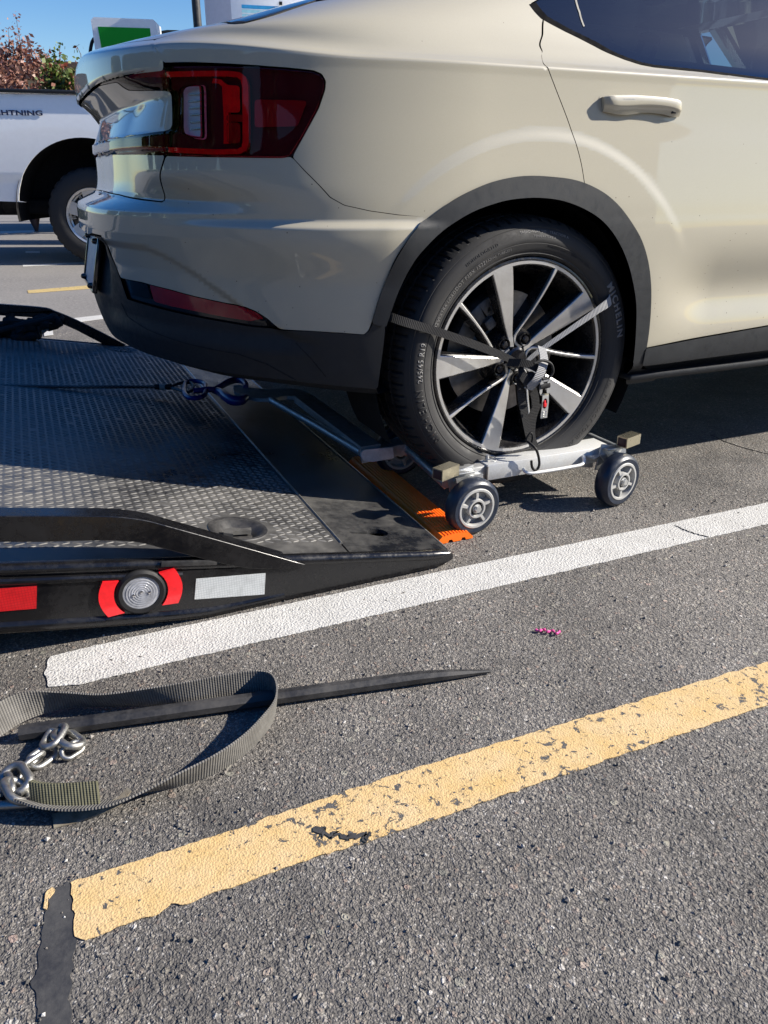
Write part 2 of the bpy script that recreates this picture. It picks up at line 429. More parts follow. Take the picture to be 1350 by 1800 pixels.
def road_paint(name,col,col2,chip,bumpd=.0016,tex='sand',ch_scale=48):
    k=NT(name); v=k.obj()
    n1=k.noise(14,6,.6,v).outputs['Fac']; c=k.mix(k.n('ShaderNodeMapRange',{'Value':n1,'From Min':.3,'From Max':.7}).outputs[0],col,col2)
    fine=k.noise(230,4,.7,v,.5).outputs['Fac']
    # chips: broken spots where the asphalt shows
    a=k.noise(ch_scale,7,.68,v,.5).outputs['Fac']; b=k.noise(3.2,3,.5,v).outputs['Fac']
    xx=k.n('ShaderNodeSeparateXYZ',{0:v}).outputs[0]; xr_=k.n('ShaderNodeMapRange',{'Value':xx,'From Min':-1.2,'From Max':.1,'To Min':-.035,'To Max':.025}).outputs[0]
    s=k.math('ADD',k.math('ADD',a,k.math('MULTIPLY',k.math('SUBTRACT',b,.5),.42)),xr_ if tex!='sand' else 0.0)
    f=k.n('ShaderNodeMapRange',{'Value':s,'From Min':chip,'From Max':chip+.012}).outputs[0]
    pt=k.n('ShaderNodeMapRange',{'Value':k.noise(190,4,.6,v,.4).outputs['Fac'],'From Min':.645,'From Max':.665}).outputs[0]
    f=k.math('MAXIMUM',f,k.math('MULTIPLY',pt,k.n('ShaderNodeMapRange',{'Value':k.noise(11,4,.6,v).outputs['Fac'],'From Min':.4,'From Max':.55}).outputs[0]))
    dark=k.mix(k.noise(300,4).outputs['Fac'],(.035,.034,.034),(.13,.125,.12))
    grime=k.noise(90,6,.75,v).outputs['Fac']
    c=k.mix(k.n('ShaderNodeMapRange',{'Value':grime,'From Min':.5,'From Max':.75,'To Min':0,'To Max':.5}).outputs[0],c,tuple(q*.55 for q in col))
    k.set(Base_Color=k.mix(f,c,dark),Roughness=.65)
    wv=k.n('ShaderNodeTexVoronoi',{'Vector':v,'Scale':240,'Randomness':1},feature='SMOOTH_F1') if tex=='sand' else k.n('ShaderNodeTexVoronoi',{'Vector':v,'Scale':330,'Randomness':1},feature='F1')
    h=k.math('ADD',k.math('MULTIPLY',fine,1.0),k.math('MULTIPLY',wv.outputs['Distance'],1.2))
    h=k.math('SUBTRACT',h,k.math('MULTIPLY',f,1.4))
    k.bump(h,.9,bumpd*2.2); return k.m
def car_paint():
    k=NT('cream_car_paint'); v=k.obj()
    fl=k.n('ShaderNodeTexVoronoi',{'Vector':v,'Scale':1500})
    fc=k.n('ShaderNodeSeparateColor',{0:fl.outputs['Color']})
    c=k.mix(k.math('MULTIPLY',fc.outputs[0],.22),(.385,.352,.265),(.51,.485,.385))
    # dirt specks flung up, more of them low down
    sp=k.n('ShaderNodeTexVoronoi',{'Vector':v,'Scale':75,'Randomness':1}); sc=k.n('ShaderNodeSeparateColor',{0:sp.outputs['Color']})
    z=k.n('ShaderNodeSeparateXYZ',{0:v}); low=k.n('ShaderNodeMapRange',{'Value':z.outputs[2],'From Min':.45,'From Max':.95,'To Min':.66,'To Max':.99}).outputs[0]
    rad=k.n('ShaderNodeMapRange',{'Value':sc.outputs[1],'To Min':.045,'To Max':.11}).outputs[0]
    dot=k.math('MULTIPLY',k.math('GREATER_THAN',sc.outputs[0],low),k.math('LESS_THAN',sp.outputs['Distance'],rad))
    lowf=k.n('ShaderNodeMapRange',{'Value':z.outputs[2],'From Min':.42,'From Max':.85,'To Min':.55,'To Max':.16}).outputs[0]; film=k.math('MULTIPLY',k.n('ShaderNodeMapRange',{'Value':k.noise(6,7,.7,v,.8).outputs['Fac'],'From Min':.35,'From Max':.75,'To Min':0,'To Max':1}).outputs[0],lowf)
    c=k.mix(film,c,(.36,.33,.27))
    c=k.mix(dot,c,(.04,.032,.024))
    k.set(Base_Color=c,Metallic=.0,Roughness=.42,Coat_Weight=1.0,Coat_IOR=1.5,Specular_IOR_Level=.5)
    k.l(k.n('ShaderNodeMapRange',{'Value':k.noise(11,6,.7,v,.6).outputs['Fac'],'From Min':.4,'From Max':.8,'To Min':.01,'To Max':.05}).outputs[0],k.b.inputs['Coat Roughness'])
    return k.m
def tinted(name,tint,refl=1.45,rough=.0,glossy=(1,1,1)):
    k=NT(name); k.t.nodes.remove(k.b)
    tr=k.n('ShaderNodeBsdfTransparent',{'Color':c4(tint)}); gl=k.n('ShaderNodeBsdfGlossy',{'Color':c4(glossy),'Roughness':rough})
    fr=k.n('ShaderNodeFresnel',{'IOR':refl}); mx=k.n('ShaderNodeMixShader',{0:fr.outputs[0]}); k.l(tr.outputs[0],mx.inputs[1]); k.l(gl.outputs[0],mx.inputs[2]); k.l(mx.outputs[0],k.o.inputs[0])
    return k.m
def webbing(name,col,col2,ribs=True):
    k=NT(name); uv=k.n('ShaderNodeTexCoord').outputs['UV']
    s=k.n('ShaderNodeSeparateXYZ',{0:uv})
    w1=k.math('SINE',k.math('MULTIPLY',s.outputs[0],2*PI*230)); w2=k.math('SINE',k.math('MULTIPLY',s.outputs[1],2*PI*14))
    n=k.noise(30,6,.7).outputs['Fac']; n2=k.noise(8,4).outputs['Fac']
    c=k.mix(k.n('ShaderNodeMapRange',{'Value':n,'From Min':.3,'From Max':.7}).outputs[0],col,col2)
    c=k.mix(k.math('MULTIPLY',k.math('ADD',w1,1.0),.22),c,tuple(q*.3 for q in col))
    k.set(Base_Color=c,Roughness=.85)
    k.bump(k.math('ADD',k.math('MULTIPLY',w1,.6),k.math('ADD',k.math('MULTIPLY',w2,.25),k.math('MULTIPLY',n,.6))),.7,.0012)
    return k.m
M={}
M['asphalt']=asphalt(); M['asphalt_far']=asphalt_far()
M['white_line']=road_paint('white_line_paint',(.47,.46,.435),(.56,.55,.52),.715,.0009)
M['yellow_line']=road_paint('yellow_line_paint',(.57,.38,.15),(.60,.44,.24),.585,.00028,'flat',60)
M['yellow_far']=road_paint('yellow_far_paint',(.55,.40,.15),(.50,.38,.18),.60,.001,'flat')
M['paint']=car_paint()
M['clad']=mat_simple('grey_textured_plastic',(.014,.016,.019),.50,spec=.38,var=.12,bump=.25,bscale=1400)
M['blackgap']=mat_simple('black_inner_plastic',(.006,.006,.007),.8,var=.1)
M['liner']=mat_simple('felt_liner',(.010,.010,.011),.95,spec=.15,var=.3,bump=.4,bscale=500)
M['gloss_black']=mat_simple('gloss_black',(.008,.008,.010),.12,coat=.6,var=.1,rvar=.3)
M['glass']=tinted('privacy_glass',(.20,.28,.33),1.95); M['glass_dark']=tinted('dark_privacy_glass',(.02,.025,.03),1.6)
M['clearglass']=tinted('clear_glass',(.80,.85,.85),1.5)
M['lens']=tinted('smoked_red_lens',(.95,.28,.36),1.27)
M['lens_clear']=tinted('clear_lens',(.82,.86,.9),1.5)
M['lamp_house']=mat_simple('lamp_housing',(.030,.007,.014),.35,var=.2)
M['red']=mat_simple('red_reflector_plastic',(.80,.014,.020),.22,coat=.7,var=.15,nscale=60)
M['deepred']=mat_simple('deep_red_plastic',(.26,.008,.014),.16,coat=1,var=.2,nscale=12)
M['amber']=mat_simple('amber_plastic',(.62,.16,.02),.3,coat=.5)
M['silverlens']=mat_simple('silver_lamp_reflector',(.85,.87,.92),.30,metal=.25,var=.1)
M['markerlens']=mat_simple('marker_lamp_lens',(.36,.37,.40),.18,coat=1,metal=.3,var=.2,nscale=120)
M['plate_back']=mat_simple('plate_white',(.42,.43,.50),.45,var=.08)
M['chrome']=mat_simple('bright_steel',(.62,.62,.63),.22,metal=1,var=.08)
M['tyre']=mat_dusty('tyre_rubber',(.012,.012,.013),(.09,.085,.08),.28,.62,scale=14,bump=.12)
M['tread']=mat_dusty('tread_rubber',(.012,.012,.013),(.075,.07,.066),.45,.75,scale=12,bump=.2)
M['tyre_letter']=mat_simple('tyre_lettering',(.17,.165,.16),.55,var=.2)
k=NT('machined_alloy'); v=k.obj(); nz=k.noise(900,2,.5,v).outputs['Fac']; dd=k.noise(22,6,.7,v,.7).outputs['Fac']
k.set(Base_Color=k.mix(k.n('ShaderNodeMapRange',{'Value':dd,'From Min':.45,'From Max':.75,'To Min':0,'To Max':.45}).outputs[0],(.62,.61,.59),(.38,.36,.33)),Metallic=.8,Roughness=.38,Coat_Weight=.4,Coat_Roughness=.06); k.bump(nz,.12,.0004); M['alloy']=k.m
M['spoke_black']=mat_dusty('black_spoke_paint',(.008,.008,.009),(.10,.09,.08),.22,.14,scale=20,bump=.03)
M['disc']=mat_simple('brake_disc_steel',(.30,.28,.26),.4,metal=1,var=.2,nscale=60)
M['caliper']=mat_simple('cast_caliper',(.10,.10,.10),.5,metal=.6,var=.3,nscale=40)
M['zinc']=mat_dusty('galvanised_steel',(.55,.56,.56),(.30,.28,.25),.55,.38,.9,scale=16,bump=.12,bscale=260)
M['zinc_dark']=mat_dusty('dull_steel_tube',(.52,.55,.58),(.20,.19,.18),.45,.34,.9,scale=20,bump=.12)
M['zinc_white']=mat_dusty('white_worn_beam',(.66,.67,.66),(.36,.33,.29),.55,.40,.35,scale=22,bump=.12)
M['brass']=mat_dusty('yellow_zinc',(.46,.42,.31),(.22,.20,.15),.45,.26,.9,scale=30,bump=.08)
M['navy']=mat_dusty('navy_polyurethane',(.006,.012,.028),(.05,.055,.06),.35,.28,scale=30,bump=.04)
M['castrim']=mat_dusty('grey_cast_rim',(.38,.38,.37),(.30,.28,.25),.5,.5,.1,scale=35,bump=.1)
k=NT('orange_plastic'); v=k.obj(); k.set(Base_Color=k.mix(k.n('ShaderNodeMapRange',{'Value':k.noise(18,6,.7,v,.6).outputs['Fac'],'From Min':.5,'From Max':.8,'To Min':0,'To Max':.5}).outputs[0],(.95,.17,.006),(.66,.16,.03)),Roughness=.5); k.bump(k.noise(260,3).outputs['Fac'],.15,.001); M['orange']=k.m
M['deck']=mat_dusty('dusty_black_deck',(.009,.010,.013),(.22,.21,.19),.60,.24,.0,scale=3.2,bump=.3,bscale=420,lo=.38,hi=.70)
M['tread_plate']=mat_dusty('worn_tread_lugs',(.020,.021,.024),(.32,.305,.28),.75,.40,.0,scale=3.2,bump=.2,lo=.36,hi=.66)
M['bed_black']=mat_dusty('black_painted_steel',(.005,.005,.006),(.07,.065,.06),.06,.14,scale=11,bump=.05)
M['bed_matt']=mat_dusty('matt_black_steel',(.016,.016,.017),(.14,.13,.12),.35,.42,scale=11,bump=.15)
M['weld']=mat_simple('bare_worn_steel',(.42,.40,.37),.38,metal=.9,var=.3,nscale=90)
M['seal']=mat_simple('matt_seal',(.004,.004,.005),.9,spec=.08,var=.1)
M['rubber']=mat_simple('black_rubber',(.010,.010,.011),.6,var=.2,spec=.3)
def tape(name,a,b):
    k=NT(name); v=k.obj(); w=k.n('ShaderNodeTexVoronoi',{'Vector':v,'Scale':190,'Randomness':.12},feature='DISTANCE_TO_EDGE')
    f=k.n('ShaderNodeMapRange',{'Value':w.outputs['Distance'],'From Min':.03,'From Max':.10}).outputs[0]
    c=k.mix(f,b,a); c=k.mix(k.n('ShaderNodeMapRange',{'Value':k.noise(40,6,.7,v).outputs['Fac'],'From Min':.5,'From Max':.75,'To Min':0,'To Max':.55}).outputs[0],c,tuple(q*.5 for q in a))
    k.set(Base_Color=c,Roughness=.3,Coat_Weight=.4); return k.m
M['tape_red']=tape('red_reflective_tape',(.50,.012,.015),(.28,.006,.01)); M['tape_white']=tape('silver_reflective_tape',(.50,.52,.52),(.30,.32,.33))
M['bluehook']=mat_simple('blue_forged_hook',(.010,.014,.16),.35,coat=.3,var=.25,nscale=60)
M['cable']=mat_simple('steel_cable',(.12,.12,.12),.5,metal=.8,var=.3,nscale=300)
M['webblack']=webbing('black_webbing',(.007,.007,.009),(.013,.013,.015)); M['webgrey']=webbing('worn_grey_webbing',(.105,.098,.088),(.20,.19,.172)); M['trimline']=mat_simple('beige_trim',(.25,.24,.21),.6)
M['websilver']=webbing('grey_strap_webbing',(.30,.30,.31),(.42,.42,.42))
M['webolive']=webbing('olive_webbing',(.075,.072,.04),(.15,.145,.09))
M['chain']=mat_dusty('zinc_chain',(.40,.40,.38),(.28,.25,.21),.5,.33,.95,scale=60,bump=.15)
M['pinkm']=mat_simple('pink_plastic',(.75,.10,.32),.35,var=.3,nscale=90)
M['leather']=mat_dusty('stained_label',(.16,.13,.09),(.36,.34,.27),.8,.7,scale=40,bump=.3)
M['sealer']=mat_dusty('crack_sealer',(.030,.030,.032),(.085,.083,.08),.6,.55,scale=10,bump=.5,bscale=160)
M['pickup_white']=mat_simple('white_truck_paint',(.90,.90,.89),.35,coat=1,var=.02)
M['pickup_dark']=mat_simple('dark_blue_lettering',(.012,.02,.07),.3)
M['kiosk_white']=mat_simple('white_powder_coat',(.78,.79,.80),.4,var=.03,bump=.05)
M['kiosk_grey']=mat_simple('lilac_grey_panel',(.50,.50,.56),.45,var=.04)
M['seat']=mat_simple('charcoal_seat_fabric',(.05,.053,.06),.85,var=.15)
def screen():
    k=NT('green_screen'); v=k.obj(); z=k.n('ShaderNodeSeparateXYZ',{0:v}).outputs[2]
    k.set(Base_Color=(.003,.13,.012,1),Roughness=.5,Specular_IOR_Level=.2,Emission_Color=(.005,.20,.02,1),Emission_Strength=.10); return k.m
M['screen']=screen()
M['s_blue']=mat_simple('blue_stripe',(.03,.28,.55),.4); M['s_teal']=mat_simple('light_teal_stripe',(.30,.58,.66),.4); M['s_green']=mat_simple('pale_green_stripe',(.50,.66,.52),.4)
def leaf(name,cols):
    k=NT(name); g=k.n('ShaderNodeNewGeometry').outputs['Random Per Island']; n=len(cols)
    c=k.ramp(g,[(i/(n-1),q) for i,q in enumerate(cols)]); k.set(Base_Color=c,Roughness=.5)
    tl=k.n('ShaderNodeBsdfTranslucent',{'Color':c}); mx=k.n('ShaderNodeMixShader',{0:.3}); k.l(k.b.outputs[0],mx.inputs[1]); k.l(tl.outputs[0],mx.inputs[2]); k.l(mx.outputs[0],k.o.inputs[0]); return k.m
M['leaf_red']=leaf('russet_leaves',[(.20,.07,.05),(.28,.13,.09),(.34,.19,.14),(.22,.10,.08),(.40,.24,.20)])
M['leaf_dark']=leaf('dark_tree_leaves',[(.02,.035,.010),(.04,.06,.015),(.05,.07,.02)])
M['leaf_green']=leaf('green_leaves',[(.04,.075,.015),(.09,.13,.02),(.16,.20,.04),(.03,.06,.015),(.24,.05,.03)])
M['twig']=mat_simple('twigs',(.12,.07,.055),.8)
M['roofb']=mat_simple('brown_roof',(.24,.13,.09),.8); M['wallb']=mat_simple('tan_wall',(.42,.36,.28),.8)
# ================================================================ GROUND
def sheet(name,poly,z,mat,kind='structure',label=None,jag=0,step=.004,seed=0):
    P=densify([p[:2] for p in poly],step) if jag else np.array([p[:2] for p in poly],float)
    if jag:
        rg=np.random.default_rng(seed); n=len(P); a=rg.normal(size=n); b=np.convolve(np.r_[a,a,a],[.1,.2,.4,.2,.1],'same')[n:2*n]; cslow=np.convolve(np.r_[a,a,a],np.ones(14)/14,'same')[n:2*n]
        T=np.roll(P,-1,0)-np.roll(P,1,0); T/=np.maximum(np.linalg.norm(T,axis=1,keepdims=True),1e-9)
        P=P+np.stack([T[:,1],-T[:,0]],1)*(b*1.3+.35*cslow)[:,None]*jag
    mb=MB(); mb.prism([tuple(p) for p in P],z-.0012,z,lambda a,b,h:(a,b,h))
    o=mb.build(name,mat,None,sharp=30); o['kind']=kind
    if label: o['label']=label
    return o
mb=MB(); mb.add([(-400,-400,0),(400,-400,0),(400,3.6,0),(-400,3.6,0)],[(0,1,2,3)]); o=mb.build('parking_lot',M['asphalt']); tag(o,'dark weathered asphalt with exposed aggregate',kind='structure')
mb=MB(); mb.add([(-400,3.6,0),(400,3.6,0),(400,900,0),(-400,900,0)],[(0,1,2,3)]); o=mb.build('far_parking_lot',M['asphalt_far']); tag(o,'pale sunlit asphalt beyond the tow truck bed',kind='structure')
WL=[(-1.2127,-0.3021,0.0),(-1.2063,-0.2907,0.0),(-1.186,-0.2894,0.0),(-1.0304,-0.2845,0.0),(0.6633,-0.2935,-0.0),(1.3773,-0.2958,0.0),(1.2381,-0.451,0.0),(0.5435,-0.3988,0.0),(-1.0036,-0.4016,0.0),(-1.1635,-0.4056,0.0),(-1.2141,-0.3907,0.0),(-1.2182,-0.3464,0.0)]
sheet('white_line',WL,.0024,M['white_line'],label='thick textured white bay line beside the tow truck bed',jag=.0011,seed=1)
YL=[(-1.2054,-0.8435,0.0),(-1.0176,-0.8432,0.0),(-0.7422,-0.8365,0.0),(0.0298,-0.8503,0.0),(0.6,-0.8674,0.0),(0.5361,-0.9608,0.0),(-0.0765,-0.9438,0.0),(-0.8332,-0.9373,-0.0),(-0.8486,-0.9379,-0.0),(-0.8897,-0.9333,0.0),(-0.9297,-0.9329,-0.0),(-1.0656,-0.9356,0.0),(-1.081,-0.9342,0.0),(-1.0924,-0.9274,0.0),(-1.1076,-0.9348,0.0),(-1.1945,-0.9376,0.0),(-1.2053,-0.9271,0.0),(-1.204,-0.887,0.0)]
sheet('yellow_line',YL,.0024,M['yellow_line'],label='chipped yellow bay line across the foreground',jag=.0014,seed=2)
sheet('yellow_paint_remnant',[(-1.2355,-0.8479,0.0),(-1.2272,-0.8423,0.0),(-1.2247,-0.8472,0.0),(-1.2305,-0.8574,0.0),(-1.2351,-0.8733,0.0),(-1.2383,-0.8701,0.0)],.0024,M['yellow_line'],label='small scrap of yellow paint left of the crack sealer',jag=.001,seed=3)
sheet('crack_sealer',[(-1.2232,-0.8441,0.0),(-1.2094,-0.8408,0.0),(-1.2039,-0.8526,-0.0),(-1.2047,-0.8867,0.0),(-1.2075,-0.9517,0.0),(-1.2156,-0.993,0.0),(-1.2158,-1.0342,0.0),(-1.2205,-1.1435,0.0),(-1.2653,-1.1237,0.0),(-1.2539,-1.0174,0.0),(-1.2504,-0.9631,0.0),(-1.2413,-0.9047,0.0),(-1.2335,-0.8651,0.0)],.0012,M['sealer'],label='strip of dark crack sealer at the left end of the yellow line',jag=.003,seed=4)
for i,(pts,wd,zc_) in enumerate((([(0.9813,0.2293,0.0),(0.9722,0.1189,0.0),(1.003,0.0051,0.0),(1.0916,-0.116,0.0)],.0035,.0016),([(0.3082,-0.3082,0.0),(0.3159,-0.3605,0.0),(0.3357,-0.3982,0.0)],.0025,.0040),([(-0.8834,-0.8925,0.0),(-0.8579,-0.9146,0.0),(-0.8233,-0.9342,0.0)],.009,.0040))):
    c=catmull([(p[0],p[1],0) for p in pts],14); L=[];Rr=[]
    for j,p in enumerate(c):
        t=(c[min(j+1,len(c)-1)]-c[max(j-1,0)]).normalized(); ww=wd*.5*random.uniform(.2,1.3)*(.2 if j in(0,len(c)-1) else 1)
        q=Vector((random.uniform(-1,1),random.uniform(-1,1),0))*wd*.9
        L.append(p+Vector((-t.y,t.x,0))*ww+q); Rr.append(p-Vector((-t.y,t.x,0))*ww+q)
    sheet('crack',[(p.x,p.y) for p in L]+[(p.x,p.y) for p in reversed(Rr)],zc_,M['blackgap'] if i!=2 else M['sealer'])
# faint far markings
for i,(p) in enumerate(([(-1.1626,5.0203,0.0),(-0.6957,5.1468,0.0),(-0.7125,4.9391,0.0),(-1.1574,4.8538,0.0)],[(-1.1681,4.923,0.0),(-0.707,5.007,0.0),(-0.7152,4.9056,0.0),(-1.1613,4.8554,0.0)])):
    if i==0: sheet('far_yellow_line',p,.003,M['yellow_far'])
sheet('far_pale_line',[(-1.1488,3.5056,0.0),(-0.7059,3.6527,0.0),(-0.7214,3.4995,-0.0),(-1.1469,3.3235,0.0)],.003,M['white_line'])
sheet('far_pale_mark',[(-1.1016,3.3837,-0.0),(-1.0504,3.4028,-0.0),(-1.0594,3.0449,0.0),(-1.1072,3.0296,0.0)],.0052,M['white_line'])
sheet('far_white_line',[(-1.4327,12.0551,0.0),(-0.9502,12.146,0.0),(-0.9623,11.6213,0.0),(-1.4269,11.5445,0.0)],.003,M['white_line'])
sheet('far_white_mark',[(-1.1253,8.4646,0.0),(-0.9758,8.4064,0.0),(-0.9821,8.1893,0.0),(-1.1284,8.2465,0.0)],.003,M['white_line'])
sheet('distant_white_line',[(-1.1726,6.952,0.0),(-0.4779,7.0162,0.0),(-0.4928,6.8486,0.0),(-1.1745,6.7921,0.0)],.003,M['white_line'])
# loose grit
def grit():
    mb=MB(); V=[];F=[]
    for i in range(5200):
        near=i<3800
        x=RNG.uniform(-1.35,.75) if near else RNG.uniform(-1.6,1.8); y=RNG.uniform(-1.35,.0) if near else RNG.uniform(-.6,1.6)
        if not near and x<.1: continue
        s=abs(RNG.normal(0,.0011))+.0010
        if RNG.random()<.012: s*=1.8
        a=RNG.uniform(0,PI); q=RNG.uniform(.55,1.3,6)*s; ca,sa=math.cos(a),math.sin(a); n=len(V)
        for (dx,dy,dz) in ((q[0],0,s*.3),(-q[1],0,s*.2),(0,q[2],s*.35),(0,-q[3],s*.25),(0,0,s*.95),(0,0,-s*.4)):
            V.append((x+dx*ca-dy*sa,y+dx*sa+dy*ca,.0012+dz))
        F+=[(n,n+2,n+4),(n+2,n+1,n+4),(n+1,n+3,n+4),(n+3,n,n+4),(n+2,n,n+5),(n+1,n+2,n+5),(n+3,n+1,n+5),(n,n+3,n+5)]
    k=NT('loose_chips'); g=k.n('ShaderNodeNewGeometry').outputs['Random Per Island']
    k.set(Base_Color=k.ramp(g,[(0,(.07,.066,.06)),(.45,(.14,.13,.115)),(.75,(.20,.17,.14)),(.93,(.26,.25,.23)),(1,(.5,.49,.46))]),Roughness=.75)
    me=mesh('loose_grit',V,F,None); o=link('loose_grit',me,k.m); tag(o,'loose stone chips scattered on the asphalt',kind='stuff')
    for p in me.polygons: p.use_smooth=False
grit()
# ================================================================ PASSENGER CAR
WC=Vector((0,0,.40))
car=thing('passenger_car','cream hatchback with black wheel arch trim, rear wheel resting on a dolly','car',(0,.9,0))
# --- quarter panel
archO=[(-0.3335,0.8155),(-0.291,0.8242),(-0.2467,0.8291),(-0.1964,0.8315),(-0.1475,0.8278),(-0.0931,0.8172),(-0.0404,0.7974),(-0.0022,0.7778),(0.038,0.7512)]
archOd=[(-0.5619,0.4088),(-0.5589,0.4585),(-0.5527,0.5191),(-0.5417,0.5782),(-0.5235,0.6359),(-0.4969,0.6852),(-0.4628,0.7265),(-0.4266,0.7626),(-0.3844,0.7926),(-0.3382,0.813)]
archOb=[(0.038,0.75),(0.0666,0.732),(0.0902,0.7031),(0.111,0.6673),(0.1253,0.6241),(0.1379,0.5867),(0.1468,0.5551),(0.1526,0.5333),(0.1606,0.51),(0.1696,0.4996)]
gapD=[(-0.0561,1.164),(-0.1819,1.1013),(-0.2026,1.083),(-0.2252,1.0487),(-0.2466,1.0131),(-0.2802,0.9547),(-0.3043,0.9044),(-0.3209,0.8624),(-0.3334,0.8168)]
gapD=[(p.x,p.y) for p in catmull([(a,b,0) for a,b in gapD],5)]
gapQ=[(0.038,0.7524),(0.1044,0.7577),(0.1583,0.7661),(0.2046,0.7777),(0.2304,0.7936),(0.2512,0.8182),(0.2745,0.8457),(0.2939,0.8718)]
lampR=[(0.2956,0.8718),(0.2787,0.9053),(0.2509,0.9637),(0.2407,0.9979),(0.2398,1.0133),(0.2465,1.0253),(0.2603,1.0311),(0.3042,1.0357),(0.3458,1.039),(0.3865,1.0408),(0.4363,1.0424),(0.4852,1.0432)]
archO,archOd,archOb=[[(p.x,p.y) for p in catmull([(a,b,0) for a,b in q],4)] for q in (archO,archOd,archOb)]
quarter=gapD+archO[1:]+gapQ[1:]+lampR[1:]+[(.527,1.074),(.50,1.094),(.47,1.115)]+[(0.4337,1.1087),(0.4687,1.1496),(0.4812,1.1778)]+[(.40,1.20),(.34,1.28),(.27,1.38),(.23,1.42),(-.30,1.42),(-.45,1.40),(-.20,1.365),(.03,1.30),(.11,1.235)]+[(0.0615,1.1953),(-0.0005,1.1793)]
DGAP=.0032
def inset(P,d):
    dd=np.where(np.array(P,float)[:,1]>1.064,d*.64,d)[:,None]
    """move closed outline inwards by d (uv metres)"""
    P=np.array(P,float)*[1.1,1]; A=0.5*np.sum(P[:,0]*np.roll(P[:,1],-1)-np.roll(P[:,0],-1)*P[:,1])
    a=P-np.roll(P,1,0); b=np.roll(P,-1,0)-P; t=a/np.maximum(np.linalg.norm(a,axis=1,keepdims=True),1e-9)+b/np.maximum(np.linalg.norm(b,axis=1,keepdims=True),1e-9)
    t/=np.maximum(np.linalg.norm(t,axis=1,keepdims=True),1e-9); n=np.stack([-t[:,1],t[:,0]],1)*(1 if A>0 else -1)
    return (P+n*dd)/[1.1,1]
def bodypart(name,P,mat,**kw):
    d=kw.pop('gap',.0026); kw.setdefault('depth',.02); return panel(name,inset(P,d),mat,car,**kw)
bodypart('quarter_panel',quarter,M['paint'])
# --- rear door
winlow=[(0.0103,1.183),(-0.0475,1.1676),(-0.164,1.1434),(-0.293,1.1176),(-0.4103,1.0926),(-0.4591,1.0835),(-0.4974,1.0797),(-0.634,1.0763),(-0.8395,1.067)]
def ux(pts): return [UX(x,z) for x,z in pts]
DX=1.08
door=gapD[:1]+[winlow[i] for i in range(2,9)]+ux([(DX,1.07),(DX,.9),(DX,.7),(DX,.5),(DX,.452)])+[(-0.9867,0.4365),(-0.6904,0.4179)]+archOd+list(reversed(gapD))[:-1]
bodypart('rear_door',door,M['paint'])
dooro=bpy.data.objects['rear_door']
# front door, wing (outside the frame, needed for shade and from the side)
bodypart('front_door',ux([(DX,1.07),(1.5,1.06),(2.02,1.03),(2.08,.8),(2.05,.47),(1.5,.46),(DX,.452),(DX,.7)]),M['paint'],coarse=3,step=.02)
wf=ux([(2.02,1.03),(2.6,.99),(3.2,.93),(3.5,.86),(3.52,.45),(3.2,.42)])+ux(circ(2.735,.38,.41,10,170,14))+ux([(2.05,.47),(2.08,.8)])
bodypart('front_wing',wf,M['paint'],coarse=3,step=.02)
# --- far side, simple continuous skins
qf=[(.5,1.05)]+[(.46,1.12),(.40,1.20),(.34,1.28),(.27,1.38),(.23,1.42),(-.30,1.42),(-.45,1.40),(-.20,1.365),(.03,1.30),(.11,1.235),(.06,1.19)]+ux([(.25,1.08),(1.08,1.07),(2.02,1.03),(3.2,.93),(3.5,.86),(3.52,.45),(3.2,.42)])+ux(circ(2.735,.38,.41,10,170,12))+ux([(1.5,.46),(.36,.45)])+ux(circ(0,.40,.41,0,180,20))+[(.20,.50),(.50,.56),(.50,.80)]
bodypart('far_side_panel',MIR(qf),M['paint'],coarse=3,step=.02)
# --- bumper
refl_top=[(0.3213,0.5083),(0.3393,0.5317),(0.3576,0.5474),(0.3766,0.5563),(0.411,0.559),(0.4771,0.5691),(0.5265,0.5779),(0.6023,0.5862),(0.6879,0.5866)]
plt_edge=[(0.6879,0.5866),(0.7091,0.6275),(0.7208,0.6695),(0.715,0.6917)]
bump_half=[gapQ[-1]]+list(reversed(gapQ))[1:]+archOb+[(0.2119,0.5038),(0.2624,0.5068)]+refl_top+plt_edge[1:]+[(.80,.690),(.86,.682),(1.0,.682)]
bot=bump_half
lid_bot=[(0.4909,0.8743),(0.5316,0.7843),(0.5282,0.7771),(0.5917,0.7809),(0.7152,0.787),(1.0346,0.789)]
top_half=[(1.0,.781),(.96,.781)]+list(reversed(lid_bot[1:]))+[lid_bot[0]]+[(0.4306,0.8721),(0.3473,0.8705)]
bl=top_half+bump_half; 
# mirrored closed loop: near part from centre top ... to centre bottom, then far part back
bumper=bl+[(2-u,v) for u,v in reversed(bl)][1:-1]
bodypart('rear_bumper',bumper,M['paint'],gap=.0020)
# --- tailgate: lip, middle panel, lower panel in one skin with light bar openings
lipL=[(0.4861,1.0437)]
lid_top=[(1.0,1.037)]+[(.85,1.037),(.72,1.037)]
lip_n=[(1.0,1.078),(.8,1.078),(.66,1.078),(.56,1.076)]+[(.527,1.074)]+[(0.4843,1.0484)]+[(lipL[0][0],1.0378),(.56,1.0366),(.6,1.0362),(.7,1.036),(1.0,1.036)]
lip_all=lip_n+[(2-u,v) for u,v in reversed(lip_n)][1:-1]
bodypart('tailgate_lip',lip_all,M['paint'],gap=.0014,depth=.03)
midR=[(0.6479,1.0376),(0.6318,1.0305),(0.6272,1.0201),(0.6167,1.0135),(0.5686,1.0074),(0.486,0.9997),(0.4788,0.9971),(0.4767,0.9905),(0.4753,0.956),(0.4755,0.9341),(0.4802,0.9266),(0.4914,0.9237),(0.5583,0.9198),(0.6703,0.9178)]
